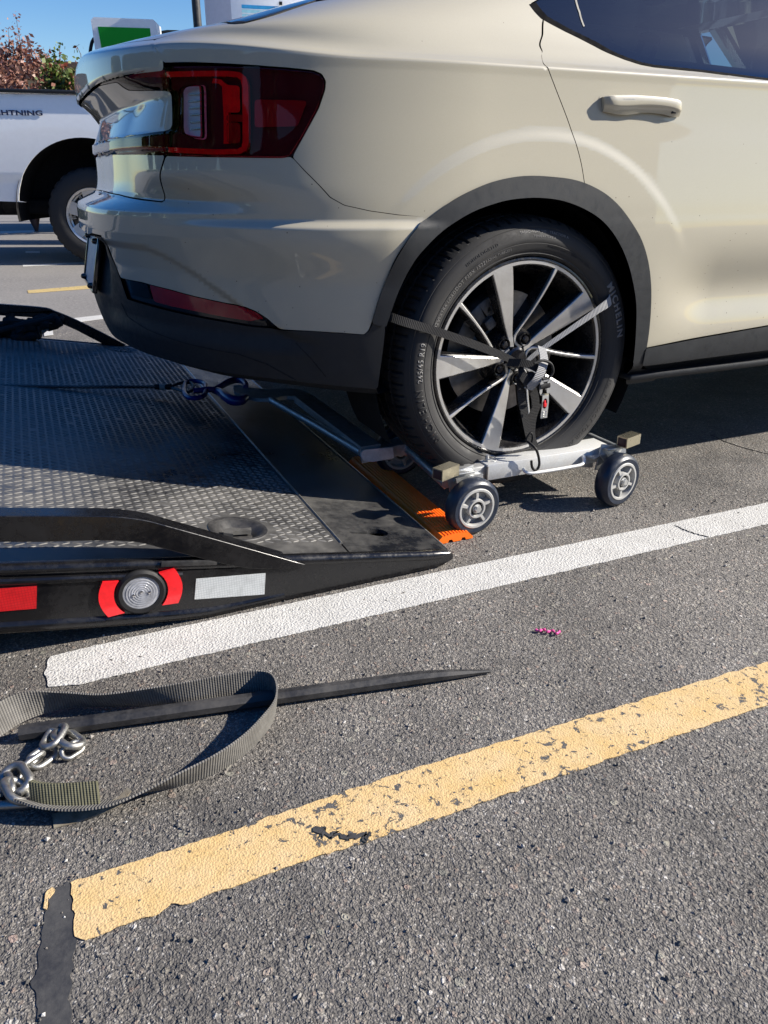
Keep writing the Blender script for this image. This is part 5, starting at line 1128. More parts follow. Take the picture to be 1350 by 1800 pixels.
# casters
cast=empty('caster_wheel',(0,0,0)); cast.parent=dol
def cw(mb,name,mat): return mb.build(name,mat,cast,35,world=False)
rw=.0745; hwid=.0215
mb=MB(); mb.lathe([(.0525,-hwid+.002),(.0540,-hwid),(.0640,-hwid-.001),(.0700,-hwid+.003),(.0735,-hwid+.009),(rw,-.006),(rw,.006),(.0735,hwid-.009),(.070,hwid-.003),(.064,hwid+.001),(.0525,hwid-.002)],72,closed=True); cw(mb,'caster_tyre',M['navy'])
mb=MB(); mb.lathe([(.0535,-hwid+.0005),(.0515,-hwid-.002),(.0465,-hwid-.002),(.0450,-hwid+.002),(.0440,-.006),(.044,.006),(.0465,hwid),(.0535,hwid)],64,closed=True)
mb.lathe([(.0255,-hwid+.001),(.0240,-hwid-.003),(.0195,-hwid-.003),(.0185,-hwid+.0),(.0180,.02),(.0255,.02)],48,closed=True)
mb.lathe([(.018,-.002),(.0445,-.002),(.0445,.002),(.018,.002)],48,closed=True)
for i in range(5):
    a=2*PI*i/5+.3
    mb.tube([(.0225*math.cos(a),-.010,.0225*math.sin(a)),(.034*math.cos(a),-.012,.034*math.sin(a)),(.0475*math.cos(a),-.010,.0475*math.sin(a))],1.0,prof=[(.010,.0035),(-.010,.0048),(-.010,-.0048),(.010,-.0035)],up=(0,-1,0))
cw(mb,'caster_rim',M['castrim'])
mb=MB(); mb.lathe([(0,-hwid+.004),(.0185,-hwid+.004)],30); cw(mb,'bearing_seal',M['rubber'])
mb=MB(); mb.lathe([(0,-hwid-.009),(.0085,-hwid-.009),(.0095,-hwid-.0075),(.0095,-hwid)],6); mb.lathe([(.0,-hwid-.001),(.0125,-hwid-.001),(.0125,-hwid+.004)],24); cw(mb,'axle_nut',M['zinc'])
casters=[(-.200,-.128,.0745,4),(.258,-.128,.0745,11),(-.193,.325,.0745,-6),(.33,.37,.0745,0)]
for i,(x,y,z,rz) in enumerate(casters):
    if i==0: c=cast
    else:
        c=cast.copy(); C.objects.link(c); c.parent=dol
        for ch in list(cast.children):
            q=ch.copy(); C.objects.link(q); q.parent=c
    c.location=Vector((x,y,z))-dol.location; c.rotation_euler=(0,R([0,40,15,0][i]),R(rz))
# ---------------------------------------------------------------- orange ramp
op=thing('orange_ramp_board','orange ribbed plastic ramp board lying along the tail edge of the bed','ramp board',(-0.2704,0.0852,0.0))
a0=Vector((-0.2546,0.4593,0.0)); a1=Vector((-0.2638,-0.1624,0.0)); ax=(a1-a0).normalized(); pr=Vector((-ax.y,ax.x,0)); 
WR=.050; prof=[(-WR,0),(-WR,.006)]
nr=9
for i in range(nr):
    s0=-WR+.012+i*(2*WR-.024)/nr; s1=s0+(2*WR-.024)/nr; zt=.020+.004*math.sin(PI*(i+.5)/nr)
    prof+= [(s0+.001,zt-.0022),(s0+.0022,zt),(s1-.0022,zt),(s1-.001,zt-.0022)]
prof+=[(WR,.006),(WR,0),(WR*.62,0),(WR*.55,.007),(WR*.4,.007),(WR*.33,0),(-WR*.1,0),(-WR*.17,.007),(-WR*.34,.007),(-WR*.4,0)]
mb=MB(); tri=tessellate_polygon([[Vector((p[0],p[1])) for p in prof]]); n=len(prof)
V=[tuple(e+pr*p[0]+Vector((0,0,p[1]+.002))) for e in (a0,a1) for p in prof]; F=[tuple(t) for t in tri]+[tuple(n+i for i in reversed(t)) for t in tri]+[(i,(i+1)%n,n+(i+1)%n,n+i) for i in range(n)]
mb.add(V,F); mb.build('board',M['orange'],op,25)
# ---------------------------------------------------------------- webbing helper
def ribbon(name,P,Wv,mat,parent,th=.0022,sub=8,world=True):
    """P centre line, Wv half-width vectors"""
    Pc=catmull(P,sub); Wc=catmull(Wv,sub); n=len(Pc); V=[];F=[];UV=[]; s=0
    for i in range(n):
        if i: s+=(Pc[i]-Pc[i-1]).length
        t=(Pc[min(i+1,n-1)]-Pc[max(i-1,0)]).normalized(); nn=t.cross(Wc[i]).normalized()*th/2
        for q in (-1,-.5,0,.5,1):
            V.append(tuple(Pc[i]+Wc[i]*q+nn)); UV.append((s,q*.5+.5))
        for q in (1,.5,0,-.5,-1): V.append(tuple(Pc[i]+Wc[i]*q-nn)); UV.append((s,q*.5+.5))
    for i in range(n-1):
        for j in range(10): F.append((i*10+j,i*10+(j+1)%10,(i+1)*10+(j+1)%10,(i+1)*10+j))
    F+=[tuple(range(10)),tuple((n-1)*10+j for j in reversed(range(10)))]
    me=bpy.data.meshes.new(name); me.from_pydata(V,[],F); me.update(); fixn(me)
    ul=me.uv_layers.new(name='UVMap')
    for l in me.loops: ul.data[l.index].uv=UV[l.vertex_index]
    me.polygons.foreach_set('use_smooth',[True]*len(me.polygons)); me.set_sharp_from_angle(angle=R(50))
    return link(name,me,mat,parent,world)
# ---------------------------------------------------------------- ratchet strap round the car wheel
rs=thing('ratchet_strap','black ratchet strap with a red lever hooked from the car wheel to the dolly','ratchet strap',(.02,-.03,.40))
yv=-.022
def YY(pts,y): return [Vector((p[0],y,p[2])) for p in pts]
s1=[(-0.4488,-0.025,0.5723),(-0.3981,-0.025,0.5465),(-0.3517,-0.025,0.5267),(-0.2735,-0.025,0.5014),(-0.1624,-0.025,0.4603),(-0.0609,-0.025,0.418),(0.0015,-0.025,0.3876)]
P=[Vector((p[0],[.20,.05,-.013,-.026,-.020,-.012,-.010][i],p[2])) for i,p in enumerate(s1)]
ribbon('black_webbing',P,[Vector((.004,0,.0095)),Vector((.004,0,.0095)),Vector((.004,.003,.0095)),Vector((.004,0,.009)),Vector((.004,0,.009)),Vector((.003,0,.009)),Vector((.001,0,.007))],M['webblack'],rs)
s2=[(0.2648,-0.025,0.5597),(0.2528,-0.025,0.5416),(0.2085,-0.025,0.5182),(0.1245,-0.025,0.47),(0.0417,-0.025,0.4209),(0.006,-0.025,0.3946)]
P=[Vector((p[0],[.03,-.018,-.026,-.022,-.014,-.012][i],p[2])) for i,p in enumerate(s2)]
ribbon('silver_webbing',P,[Vector((-.004,0,.013)),Vector((-.005,0,.012)),Vector((-.003,0,.009)),Vector((-.001,.003,.006)),Vector((-.001,.003,.005)),Vector((-.001,.003,.005))],M['websilver'],rs)
def rib2(name,px,ys,hw_,mat,ang):
    P=[Vector((p[0],y,p[2])) for p,y in zip(px,ys)]
    W=[]
    for i in range(len(P)):
        a=R(ang[i] if hasattr(ang,'__len__') else ang); W.append(Vector((math.cos(a),0,math.sin(a)))*hw_)
    return ribbon(name,P,W,mat,rs)
rib2('webbing_tail',[(0.0401,-0.045,0.4366),(0.0376,-0.045,0.4106),(0.0277,-0.045,0.3896),(0.0132,-0.045,0.3614),(-0.0016,-0.045,0.3346)],[-.03,-.048,-.058,-.060,-.045],.0135,M['websilver'],-20)
rib2('black_webbing',[(-0.0096,-0.04,0.3992),(-0.0248,-0.04,0.3787),(-0.0051,-0.04,0.3516),(0.024,-0.04,0.3216),(0.0364,-0.04,0.2867),(0.031,-0.04,0.2517)],[-.02,-.045,-.05,-.035,-.03,-.03],.012,M['webblack'],[10,60,30,10,0,0])
rib2('black_webbing',[(0.0382,-0.04,0.2865),(0.0274,-0.04,0.2522),(0.0269,-0.04,0.2209),(0.0296,-0.04,0.1936),(0.0391,-0.04,0.1715)],[-.035,-.034,-.032,-.034,-.038],.014,M['webblack'],0)
rib2('black_webbing',[(-0.019,-0.04,0.3708),(-0.0134,-0.04,0.3105),(0.004,-0.04,0.255),(0.0217,-0.04,0.201),(0.0392,-0.04,0.1698)],[-.03,-.036,-.036,-.036,-.040],.011,M['webblack'],12)
rib2('black_webbing',[(-0.0524,-0.04,0.403),(-0.0185,-0.04,0.4029),(0.0174,-0.04,0.388),(0.046,-0.04,0.3645),(0.0395,-0.04,0.3427)],[-.02,-.04,-.05,-.045,-.04],.010,M['webblack'],70)
for q in ((925,650,.016),(938,668,.014),(930,662,.015)):
    c=Vector((0.0089,-0.03,0.3658)); mb=MB(); mb.lathe([(0,-.014),(.008,-.012),(.013,-.004),(.013,.004),(.008,.012),(0,.014)],14,Matrix.Translation(c+Vector((random.uniform(-.012,.012),random.uniform(-.01,.0),random.uniform(-.014,.014))))@Euler((random.random()*3,random.random()*3,0)).to_matrix().to_4x4()); mb.build('webbing_knot',M['webblack'],rs)
lp_=catmull(YY([(-0.0014,-0.05,0.4049),(0.0256,-0.05,0.4098),(0.0511,-0.05,0.3988),(0.0588,-0.05,0.3774),(0.0479,-0.05,0.3636),(0.027,-0.05,0.3627)],-.062),6); mb=MB(); mb.tube(lp_,.0035,8); mb.build('rubber_cord',M['rubber'],rs)
rp=[(0.0184,-0.05,0.362),(0.0517,-0.05,0.3618),(0.0633,-0.05,0.32),(0.0592,-0.05,0.2929),(0.0654,-0.05,0.252),(0.0288,-0.05,0.2594),(0.022,-0.05,0.3092)]
c=Vector((0.0344,-0.05,0.3426))
for dx in (-.010,.012):
    mb=MB(); mb.prism([(c.x+dx+.001*0-.0,c.z-.022),(c.x+dx+.004,c.z-.016),(c.x+dx+.006,c.z+.010),(c.x+dx,c.z+.018),(c.x+dx-.004,c.z+.010),(c.x+dx-.004,c.z-.014)],-.066,-.0645,lambda a,b,h:(a,h,b)); mb.build('ratchet_frame',M['zinc'],rs)
    V=[]
mb=MB(); mb.tube([c+Vector((-.013,-.010,-.0)),c+Vector((.016,-.010,.002))],.009,14); mb.build('ratchet_spool',M['blackgap'],rs)
hd_=Vector((0.0418,-0.05,0.2888)); 
hp=[(-.0105,.030),(.0085,.030),(.0105,.010),(.0095,-.031),(-.0105,-.031),(-.0095,.008)]
V,F=plate([[(x+hd_.x,z+hd_.z) for x,z in hp],ell(hd_.x-.001,hd_.z+.008,.0072,.014,18)],lambda a,b,h:(a,h,b),-.0630,-.0655,.02)
mb=MB(); mb.add(V,F); mb.build('ratchet_handle',M['zinc'],rs)
mb=MB(); mb.box(hd_+Vector((0,-.008,.030)),(.024,.006,.004),b=.001); mb.build('handle_pin',M['brass'],rs)
for i in range(3):
    P=[Vector((hd_.x+.006*math.cos(R(t)),-.0665,hd_.z-.012-i*.006+.003*math.sin(R(t)))) for t in range(200,341,20)]; mb=MB(); mb.tube(P,.0009,6); mb.build('grip_rib',M['chrome'],rs)
mb=MB(); mb.box(hd_+Vector((-.001,-.012,.004)),(.011,.012,.013),b=.004); mb.box(hd_+Vector((-.003,-.013,.013)),(.006,.010,.009),Euler((0,.4,0)),b=.003); mb.build('red_release_lever',M['red'],rs)
hk=catmull(YY([(0.0046,-0.075,0.2076),(0.0142,-0.075,0.2173),(0.0209,-0.075,0.2039),(0.0173,-0.075,0.1871),(0.0021,-0.075,0.197),(0.0046,-0.075,0.2076)],-.052)+[],5); mb=MB(); mb.tube(hk,.0028,8); mb.build('hook_eye',M['rubber'],rs)
hk=[Vector(p) for p in [(0.0037,-0.078,0.1962),(0.0139,-0.078,0.1822),(0.025,-0.078,0.1616),(0.0311,-0.078,0.1367),(0.0271,-0.078,0.1228),(0.0165,-0.078,0.1211),(0.0082,-0.078,0.1321),(0.0048,-0.078,0.1486)]]; hk[0].y=-.055; mb=MB(); mb.tube(catmull(hk,5),.0036,10); mb.build('wire_hook',M['rubber'],rs)
# ---------------------------------------------------------------- recovery strap on the ground
st_=thing('recovery_strap','worn grey webbing strap looped on edge on the asphalt in front of the bed','strap',(-1.0393,-0.6163,0.0))
G=[(-1.3477,-0.5448,0.0),(-1.3002,-0.5164,0.0),(-1.2492,-0.4812,0.0),(-1.188,-0.4661,0.0),(-1.1235,-0.491,0.0),(-1.0608,-0.5169,0.0),(-0.9972,-0.5398,0.0),(-0.9307,-0.5519,0.0),(-0.8845,-0.5618,0.0),(-0.8625,-0.5784,0.0),(-0.8615,-0.6094,0.0),(-0.8778,-0.6444,0.0),(-0.9059,-0.6749,0.0),(-0.9444,-0.7042,0.0),(-0.9935,-0.7233,-0.0),(-1.0498,-0.727,0.0),(-1.0985,-0.7206,0.0),(-1.1384,-0.7177,0.0),(-1.1766,-0.7033,0.0),(-1.2146,-0.6866,0.0),(-1.2431,-0.6643,0.0)]
TL=[62,62,75,112,118,108,95,88,86,84,84,80,80,78,72,60,42,34,30,34,38]
W=.049
pts=[Vector((g[0],g[1],.0025)) for g in G]; Pm=[];Wm=[]
for i,p in enumerate(pts):
    t=(pts[min(i+1,len(pts)-1)]-pts[max(i-1,0)]); t.normalize(); nrm=Vector((-t.y,t.x,0))
    # away from the camera side for the upper strand, towards the inside of the loop for the lower one
    sgn=1 if i<9 else (1)
    d=(nrm*math.cos(R(TL[i]))*sgn+Vector((0,0,math.sin(R(TL[i])))))
    Pm.append(p+d*W/2+Vector((0,0,.006 if i in (1,2) else 0))); Wm.append(d*W/2)
ribbon('strap_loop',Pm,Wm,M['webgrey'],st_,th=.003,sub=7)
e=[(-1.1564,-0.7242,0.0),(-1.2003,-0.7096,0.0),(-1.2273,-0.6977,0.0),(-1.2437,-0.6858,0.0)]
ribbon('olive_end_sleeve',[Vector((p[0],p[1],.024+.002*i)) for i,p in enumerate(e)],[Vector((.001,.014-.002*i,.014)) for i in range(4)],M['webolive'],st_,th=.010,sub=5)
tg=[(-1.2217,-0.7095,0.0),(-1.1931,-0.7163,0.0),(-1.1478,-0.7316,0.0),(-1.1228,-0.7342,0.0),(-1.1359,-0.738,0.0),(-1.1795,-0.7408,0.0),(-1.2193,-0.7401,0.0)]
mb=MB(); P=[(-1.2217,-0.7095,0.0),(-1.2207,-0.7383,0.0),(-1.1931,-0.7163,0.0),(-1.1909,-0.7414,0.0),(-1.1591,-0.7277,0.0),(-1.1564,-0.7406,0.0),(-1.1316,-0.728,0.0),(-1.129,-0.7398,0.0),(-1.1165,-0.7225,0.0),(-1.1126,-0.7291,0.0)]
V=[]; zz=[.002,.002,.004,.003,.008,.005,.014,.010,.022,.020]
for p,z in zip(P,zz): V+=[(p[0],p[1],z),(p[0],p[1],z-.0016)]
F=[]
for i in range(4):
    a=i*4; F+=[(a,a+2,a+6,a+4),(a+1,a+5,a+7,a+3),(a,a+4,a+5,a+1),(a+2,a+3,a+7,a+6)]
F+=[(0,1,3,2),(16,18,19,17)]
mb.add(V,F); mb.build('label_tag',M['leather'],st_,60)
# ---------------------------------------------------------------- pinch bar
a=Vector((-1.2597,-0.52,0.012)); b=Vector((-0.8397,-0.5934,0.012)); c=Vector((-0.6056,-0.6441,0.012)); d=Vector((-0.4707,-0.6708,0.008))
pb=thing('pinch_bar','black octagonal steel pry bar with a tapered tip under the looped strap','pry bar',(b.x,b.y,0))
pr8=[(math.cos(R(45*i+22.5)),math.sin(R(45*i+22.5))) for i in range(8)]
dirn=(d-a).normalized()
pp=[a,a.lerp(c,.02),a.lerp(c,.5),c,c.lerp(d,.5),d]; rr=[.0125,.0135,.0135,.0125,.009,.003]
pp=[Vector((p.x,p.y,max(r_*.93,.004)+.0015)) for p,r_ in zip(pp,rr)]
mb=MB(); mb.tube(pp,rr,prof=pr8,up=(0,0,1)); mb.build('bar',M['bed_matt'],pb,25)
# ---------------------------------------------------------------- chain
ch=thing('steel_chain','short length of zinc chain lying beside the strap end','chain',(-1.2438,-0.6237,0.0))
def linkmesh(name,L,Wd,r):
    P=[]; h=(L-Wd)/2
    for i in range(13): t=R(-90+180*i/12); P.append((h+Wd/2*math.cos(t),Wd/2*math.sin(t),0))
    for i in range(13): t=R(90+180*i/12); P.append((-h+Wd/2*math.cos(t),Wd/2*math.sin(t),0))
    mb=MB(); mb.tube(P,r,10,closed=True); me=bpy.data.meshes.new(name); me.from_pydata(mb.v,[],mb.f); me.update(); fixn(me); me.polygons.foreach_set('use_smooth',[True]*len(me.polygons)); me.materials.append(M['chain']); return me
lme=linkmesh('chain_link',.040,.022,.0045)
def chl(a,b,roll,z,scale=1.0):
    a=Vector(a);b=Vector(b); mid=(a+b)/2; an=math.atan2(b.y-a.y,b.x-a.x); L=(b-a).length
    o=bpy.data.objects.new('chain_link',lme); C.objects.link(o); o.parent=ch; s=max(.75,min(1.6,L/.040))*scale
    o.matrix_parent_inverse=Matrix.Translation(-ch.location); o.location=Vector((mid.x,mid.y,z)); o.rotation_euler=Euler((R(roll),0,0)).to_matrix().to_4x4().to_euler()
    m=Matrix.Rotation(an,4,'Z')@Matrix.Rotation(R(0),4,'Y')@Matrix.Rotation(R(roll),4,'X'); o.rotation_euler=m.to_euler(); o.scale=(s,s,s)
    return o
for (a,b,ro,z) in (((-1.2213,-0.5363,-0.0),(-1.2016,-0.5539,0.0),60,.012),((-1.1998,-0.5353,0.0),(-1.2196,-0.5804,0.0),15,.020),((-1.2028,-0.5445,0.0),(-1.1766,-0.5922,0.0),-20,.016),((-1.2006,-0.5999,0.0),(-1.1708,-0.582,-0.0),30,.010),((-1.211,-0.5729,0.0),(-1.2464,-0.5988,0.0),-25,.008),((-1.2282,-0.5877,0.0),(-1.261,-0.6109,0.0),55,.014),((-1.2577,-0.5965,0.0),(-1.2799,-0.6258,0.0),-15,.010),((-1.2752,-0.6073,0.0),(-1.257,-0.6631,0.0),20,.018),((-1.283,-0.6168,0.0),(-1.2752,-0.6647,0.0),60,.010),((-1.2721,-0.6367,0.0),(-1.2558,-0.6898,0.0),-35,.020),((-1.2373,-0.6766,0.0),(-1.2934,-0.6568,0.0),10,.010),((-1.2918,-0.6646,0.0),(-1.3199,-0.664,0.0),60,.012)):
    chl(a,b,ro,z)
# ---------------------------------------------------------------- pink scrap
sc_=thing('pink_scrap','small twisted scrap of pink plastic on the asphalt between the two lines','litter',(-0.2958,-0.6014,0.0))
P=[Vector(p)+Vector((0,0,.004+.002*(i%2))) for i,p in enumerate([(-0.313,-0.5848,0.0),(-0.3093,-0.5933,0.0),(-0.2971,-0.5895,0.0),(-0.297,-0.6031,0.0),(-0.2838,-0.5999,0.0),(-0.284,-0.6156,0.0),(-0.2726,-0.6093,0.0)])]
mb=MB(); mb.tube(catmull(P,5),[.0022+.0012*math.sin(i*1.3) for i in range(31)],7); mb.build('twisted_strip',M['pinkm'],sc_)
# ================================================================ PICKUP
T0=Vector((-0.5628, 6.6549, 0.0)); TANG=-0.30549; TRv=Vector((math.cos(TANG),math.sin(TANG),0)); TFv=Vector((-TRv.y,TRv.x,0))
pk=thing('pickup_truck','white pickup truck with black bed rail and blue lettering, parked beyond the tow bed','pickup truck',tuple(T0),TANG)
def tb(mb,name,mat,parent=pk,sharp=35): return mb.build(name,mat,parent,sharp,world=False)
AX,AZ=.085,.443
def side_sheet(name,mat,b0,outline,holes=(),step=.04,prof=None):
    """bed side: x along the truck, z up, bulging profile"""
    rings=[densify(r,step) for r in [outline]+list(holes)]
    lo,hi=rings[0].min(0),rings[0].max(0); G=np.stack(np.meshgrid(np.arange(lo[0],hi[0],.05),np.arange(lo[1],hi[1],.04)),-1).reshape(-1,2)
    P,F,bd=cdt(rings,G,.012)
    def dep(a,z):
        d=.03*((z-1.0)/.5)**2; d+=.018*(1 if z<.79 else 0)*min(1,(.79-z)/.02 if z<.79 else 0)
        rr=math.hypot(a-AX,z-AZ); d+=0
        return b0+d
    V=[(a,dep(a,z),z) for a,z in P]; n=len(V); V+=[(v[0],v[1]+.012,v[2]) for v in V]
    FF=F+[(b_,a_,n+a_,n+b_) for a_,b_ in bd]
    mb=MB(); mb.add(V,FF); return tb(mb,name,mat,sharp=28)
arch=[(AX+.672*math.cos(R(t)),AZ+.03+.655*math.sin(R(t))) for t in range(10,171,5)]
out=[(-1.32,.62),(-1.30,1.0),(-1.30,1.485),(.92,1.465),(.92,.52),(AX+.69,.56)]+arch+[(AX-.60,.575),(-.9,.59)]
side_sheet('bed_side',M['pickup_white'],-.02,out)
mb=MB(); mb.box((-.19,.02,1.497),(2.24,.10,.030),Euler((0,R(.5),0)),b=.01); tb(mb,'bed_rail_cap',M['clad'])
mb=MB(); mb.lathe([(.69,-.004),(.69,.5),(0,.5)],40,Matrix.Translation((AX,0,AZ+.03))@Matrix.Diagonal((1,1,.975,1)),a0=R(-6),a1=R(186)); tb(mb,'wheel_housing',M['liner'])
mb=MB(); mb.box((-1.0,.95,1.05),(.05,1.75,.8),b=.01); mb.box((.9,.95,1.05),(.05,1.75,.8)); mb.box((-.1,1.25,.80),(2.0,1.2,.05)); tb(mb,'bed_box',M['pickup_white'])
mb=MB(); mb.box((-.2,1.90,1.05),(2.24,.05,.86),b=.02); tb(mb,'far_bed_side',M['pickup_white'])
mb=MB(); mb.box((-.2,1.90,1.497),(2.24,.10,.03),b=.01); tb(mb,'bed_rail_cap',M['clad'])
mb=MB(); mb.box((-1.31,.95,.62),(.22,1.9,.22),b=.04); tb(mb,'rear_bumper',M['chrome'])
mb=MB(); mb.box((-.1,.55,.52),(3.6,.10,.16)); mb.box((-.1,1.45,.52),(3.6,.10,.16)); mb.box((AX,.95,.44),(.2,1.5,.2),b=.05); mb.box((-.6,.95,.52),(.5,1.2,.14),b=.04); tb(mb,'chassis',M['liner'])
# cab (hidden behind the car in this view)
mb=MB(); mb.prism([(.98,.50),(.98,1.48),(1.10,1.95),(2.6,1.97),(3.3,1.42),(4.35,1.30),(4.45,.95),(4.45,.55),(4.1,.5)],.0,1.88,lambda a,b,h:(a,h,b)); tb(mb,'cab',M['pickup_white'])
mb=MB(); mb.prism([(1.15,1.50),(1.22,1.88),(2.50,1.90),(3.0,1.48)],-.006,.002,lambda a,b,h:(a,h,b)); tb(mb,'cab_window',M['gloss_black'])
def ptext(s,a,z,size,mat,parent,m,name='lettering',sx=1.0,extr=.002,bold=0,sp=1.0):
    cu=bpy.data.curves.new('t','FONT'); cu.body=s; cu.size=size; cu.extrude=extr; cu.offset=bold; cu.space_character=sp; cu.align_x='RIGHT'
    ob=bpy.data.objects.new('t',cu); C.objects.link(ob); dg=bpy.context.evaluated_depsgraph_get(); me=bpy.data.meshes.new_from_object(ob.evaluated_get(dg)); bpy.data.objects.remove(ob)
    me.transform(m@Matrix.Translation((a,z,0))@Matrix.Diagonal((sx,1,1,1))); me.materials.clear(); o=link(name,me,mat,parent,False); return o
ptext('LIGHTNING',-.225,1.305,.056,M['pickup_dark'],pk,Matrix.Translation((0,-.014,0))@Matrix.Rotation(R(90),4,'X'),sx=1.62,bold=.0015,sp=1.05)
# wheels of the pickup
def pwheel():
    e=empty('wheel',(AX,.06,AZ)); e.parent=pk
    def w_(mb,name,mat): return mb.build(name,mat,e,35,world=False)
    mb=MB(); V=[];F=[]
    pr_=[(.262,.004),(.270,-.010),(.30,-.018),(.345,-.016),(.385,-.006),(.408,.006)]; q=len(pr_)+6; n=120
    for i in range(n):
        a=2*PI*i/n; c_,s_=math.cos(a),math.sin(a); g=.010 if i%4==0 else 0
        for r,h in pr_+[(.428-g*1.3,.022),(.438-g,.05),(.440-g*.6,.09),(.440,.14),(.437-g,.20),(.40,.25)]: V.append((r*c_,h,r*s_))
    for i in range(n):
        j=(i+1)%n
        for t in range(q-1): F.append((i*q+t,i*q+t+1,j*q+t+1,j*q+t))
    mb.add(V,F); w_(mb,'tyre',M['tyre'])
    mb=MB(); mb.lathe([(.232,.02),(.240,-.004),(.258,-.010),(.266,.004),(.262,.03),(.225,.05),(.215,.2)],72)
    w_(mb,'rim',M['alloy'])
    mb=MB(); mb.lathe([(0,.045),(.222,.060)],40); w_(mb,'rim_recess',M['gloss_black'])
    for i in range(6):
        b=30+60*i+8; 
        P=[]; 
        mb=MB(); mb.prism([(.04,-.05),(.238,-.058),(.238,.058),(.04,.05)],.002,.045,lambda x,y,h:((x*math.cos(R(b))-y*math.sin(R(b))),h+ (.02 if x<.1 else 0),(x*math.sin(R(b))+y*math.cos(R(b))))); w_(mb,'spoke',M['alloy'])
        for k_ in (-12,0,12)[:2]:
            mb=MB(); mb.prism([(.175,-.012),(.232,-.020),(.232,-.012),(.175,-.006)],-.001,.003,lambda x,y,h:((x*math.cos(R(b+30))-(y+k_*.0012)*math.sin(R(b+30))),h+.012,(x*math.sin(R(b+30))+(y+k_*.0012)*math.cos(R(b+30))))); w_(mb,'spoke_groove',M['chrome'])
    mb=MB(); mb.lathe([(0,-.012),(.05,-.010),(.06,.01),(.06,.04)],30); w_(mb,'hub_cap',M['castrim'])
    return e
w0=pwheel()
def cpw(a,b,s):
    e=w0.copy(); C.objects.link(e); e.location=(a,b,AZ); e.scale=(1,s,1)
    for c in list(w0.children):
        q=c.copy(); C.objects.link(q); q.parent=e
cpw(AX,1.84,-1); cpw(AX+3.69,.06,1); cpw(AX+3.69,1.84,-1)
# ================================================================ CHARGERS, LAMP POST
def framed(o,d): pass
CF=math.atan2(-.408,.913)
def stand(name,label,cat,px,rz):
    return thing(name,label,cat,px,rz)
kA=(0.0745,9.3111,2.4866); kB=(0.6378,9.059,2.4778)
k1=stand('charging_station','white electric charging station with a bright green screen','charging station',((kA[0]+kB[0])/2,(kA[1]+kB[1])/2,0),CF+R(6))
W_=.74; H_=kA[2]
mb=MB(); 
bm=bmesh.new()
mb.prism([(-W_/2+.035,H_),(W_/2-.03,H_-.01),(W_/2,H_-.035),(W_/2-.02,.0),(-W_/2+.05,0),(-W_/2,H_-.03)],.0,.36,lambda a,b,h:(a,h,b)); mb.build('cabinet',M['kiosk_white'],k1,world=False)
mb=MB(); mb.prism([(-W_/2+.07,H_-.095),(W_/2-.075,H_-.10),(W_/2-.075,H_-.56),(-W_/2+.095,H_-.56)],-.006,.002,lambda a,b,h:(a,h,b)); mb.build('screen',M['screen'],k1,world=False)
mb=MB(); mb.tube(catmull([(-W_/2-.01,.10,H_-.20),(-W_/2-.05,.10,H_-.26),(-W_/2-.08,.08,H_-.40),(-W_/2-.085,.06,H_-.7),(-W_/2-.05,.02,H_-1.3)],6),.020,10); mb.build('charging_cable',M['rubber'],k1,world=False)
mb=MB(); mb.box((-W_/2-.004,.14,H_-.22),(.008,.16,.10),b=.002); mb.build('cable_bracket',M['rubber'],k1,world=False)
mb=MB(); mb.box((0,.18,.03),(W_+.1,.5,.06),b=.01); mb.build('plinth',M['wallb'],k1,world=False)
kC=(1.4375,8.3724,2.6145)
k2=stand('charging_cabinet','tall white charging cabinet with blue, teal and green stripes behind the car boot','charging cabinet',(kC[0],kC[1],0),CF+R(8))
mb=MB(); mb.box((.62,.0,1.55),(1.24,.02,3.1),b=.006); mb.build('front_panel',M['kiosk_white'],k2,world=False)
mb=MB(); mb.prism([(0,0),(-.30,.18),(-.28,.62),(1.2,.62),(1.24,.02),(.02,.02)],0,3.08,lambda a,b,h:(a,b+.0,h)); mb.build('cabinet_body',M['kiosk_grey'],k2,world=False)
KZ=(1.5209,8.3351,2.5498)[2]
for i,(m_,h_) in enumerate((('s_blue',.036),('s_teal',.030),('s_teal',.028),('s_green',.030),('s_green',.030))):
    mb=MB(); z=KZ+.0-i*.043; mb.box((.12+.255,-.012,z),(.51,.004,h_),Euler((0,R(1),0))); mb.build('stripe',M[m_],k2,world=False)
mb=MB(); mb.box((.56,-.02,KZ+.045),(.035,.02,.03)); mb.build('latch',M['rubber'],k2,world=False)
kP=(2.1186,13.3264,3.2866)
lpst=stand('lamp_post','dark grey lamp post rising behind the car boot','lamp post',(kP[0],kP[1],0),0)
mb=MB(); mb.lathe([(.0,0),(.09,0),(.075,.8),(.062,6.5),(0,6.5)],24,Matrix.Rotation(R(90),4,'X')); mb.build('pole',M['bed_matt'],lpst,world=False)
mb=MB(); mb.box((.45,0,6.5),(1.0,.32,.10),b=.03); mb.build('lamp_head',M['bed_matt'],lpst,world=False)
# grey parked car roof just over the boot lid
kR=(0.948,11.1113,2.6198)
gc=stand('parked_car','dark grey parked car, only the top of its roof visible over the boot lid','car',(kR[0],kR[1],0),CF+R(10))
zt=kR[2]
def xs(v): return v
sec=[(-.27,.0),(-.245,.035),(-.16,.062),(.06,.075),(.25,.06)]
mb=MB(); 
mb.prism([(-2.2,.35),(-2.25,.95),(-1.5,1.15),(-.9,zt-.02),(-.5,zt+.045),(.2,zt+.05),(.9,zt+.0),(1.6,1.2),(2.3,1.0),(2.4,.35)],0,1.8,lambda a,b,h:(a+.75,h,b)); mb.build('body',M['clad'],gc,world=False)
for a_ in (-.75,2.15):
    mb=MB(); mb.lathe([(0,-.01),(.2,-.01),(.32,.0),(.34,.05),(.34,.2)],30,Matrix.Translation((a_,0,.34))); mb.build('wheel',M['tyre'],gc,world=False)
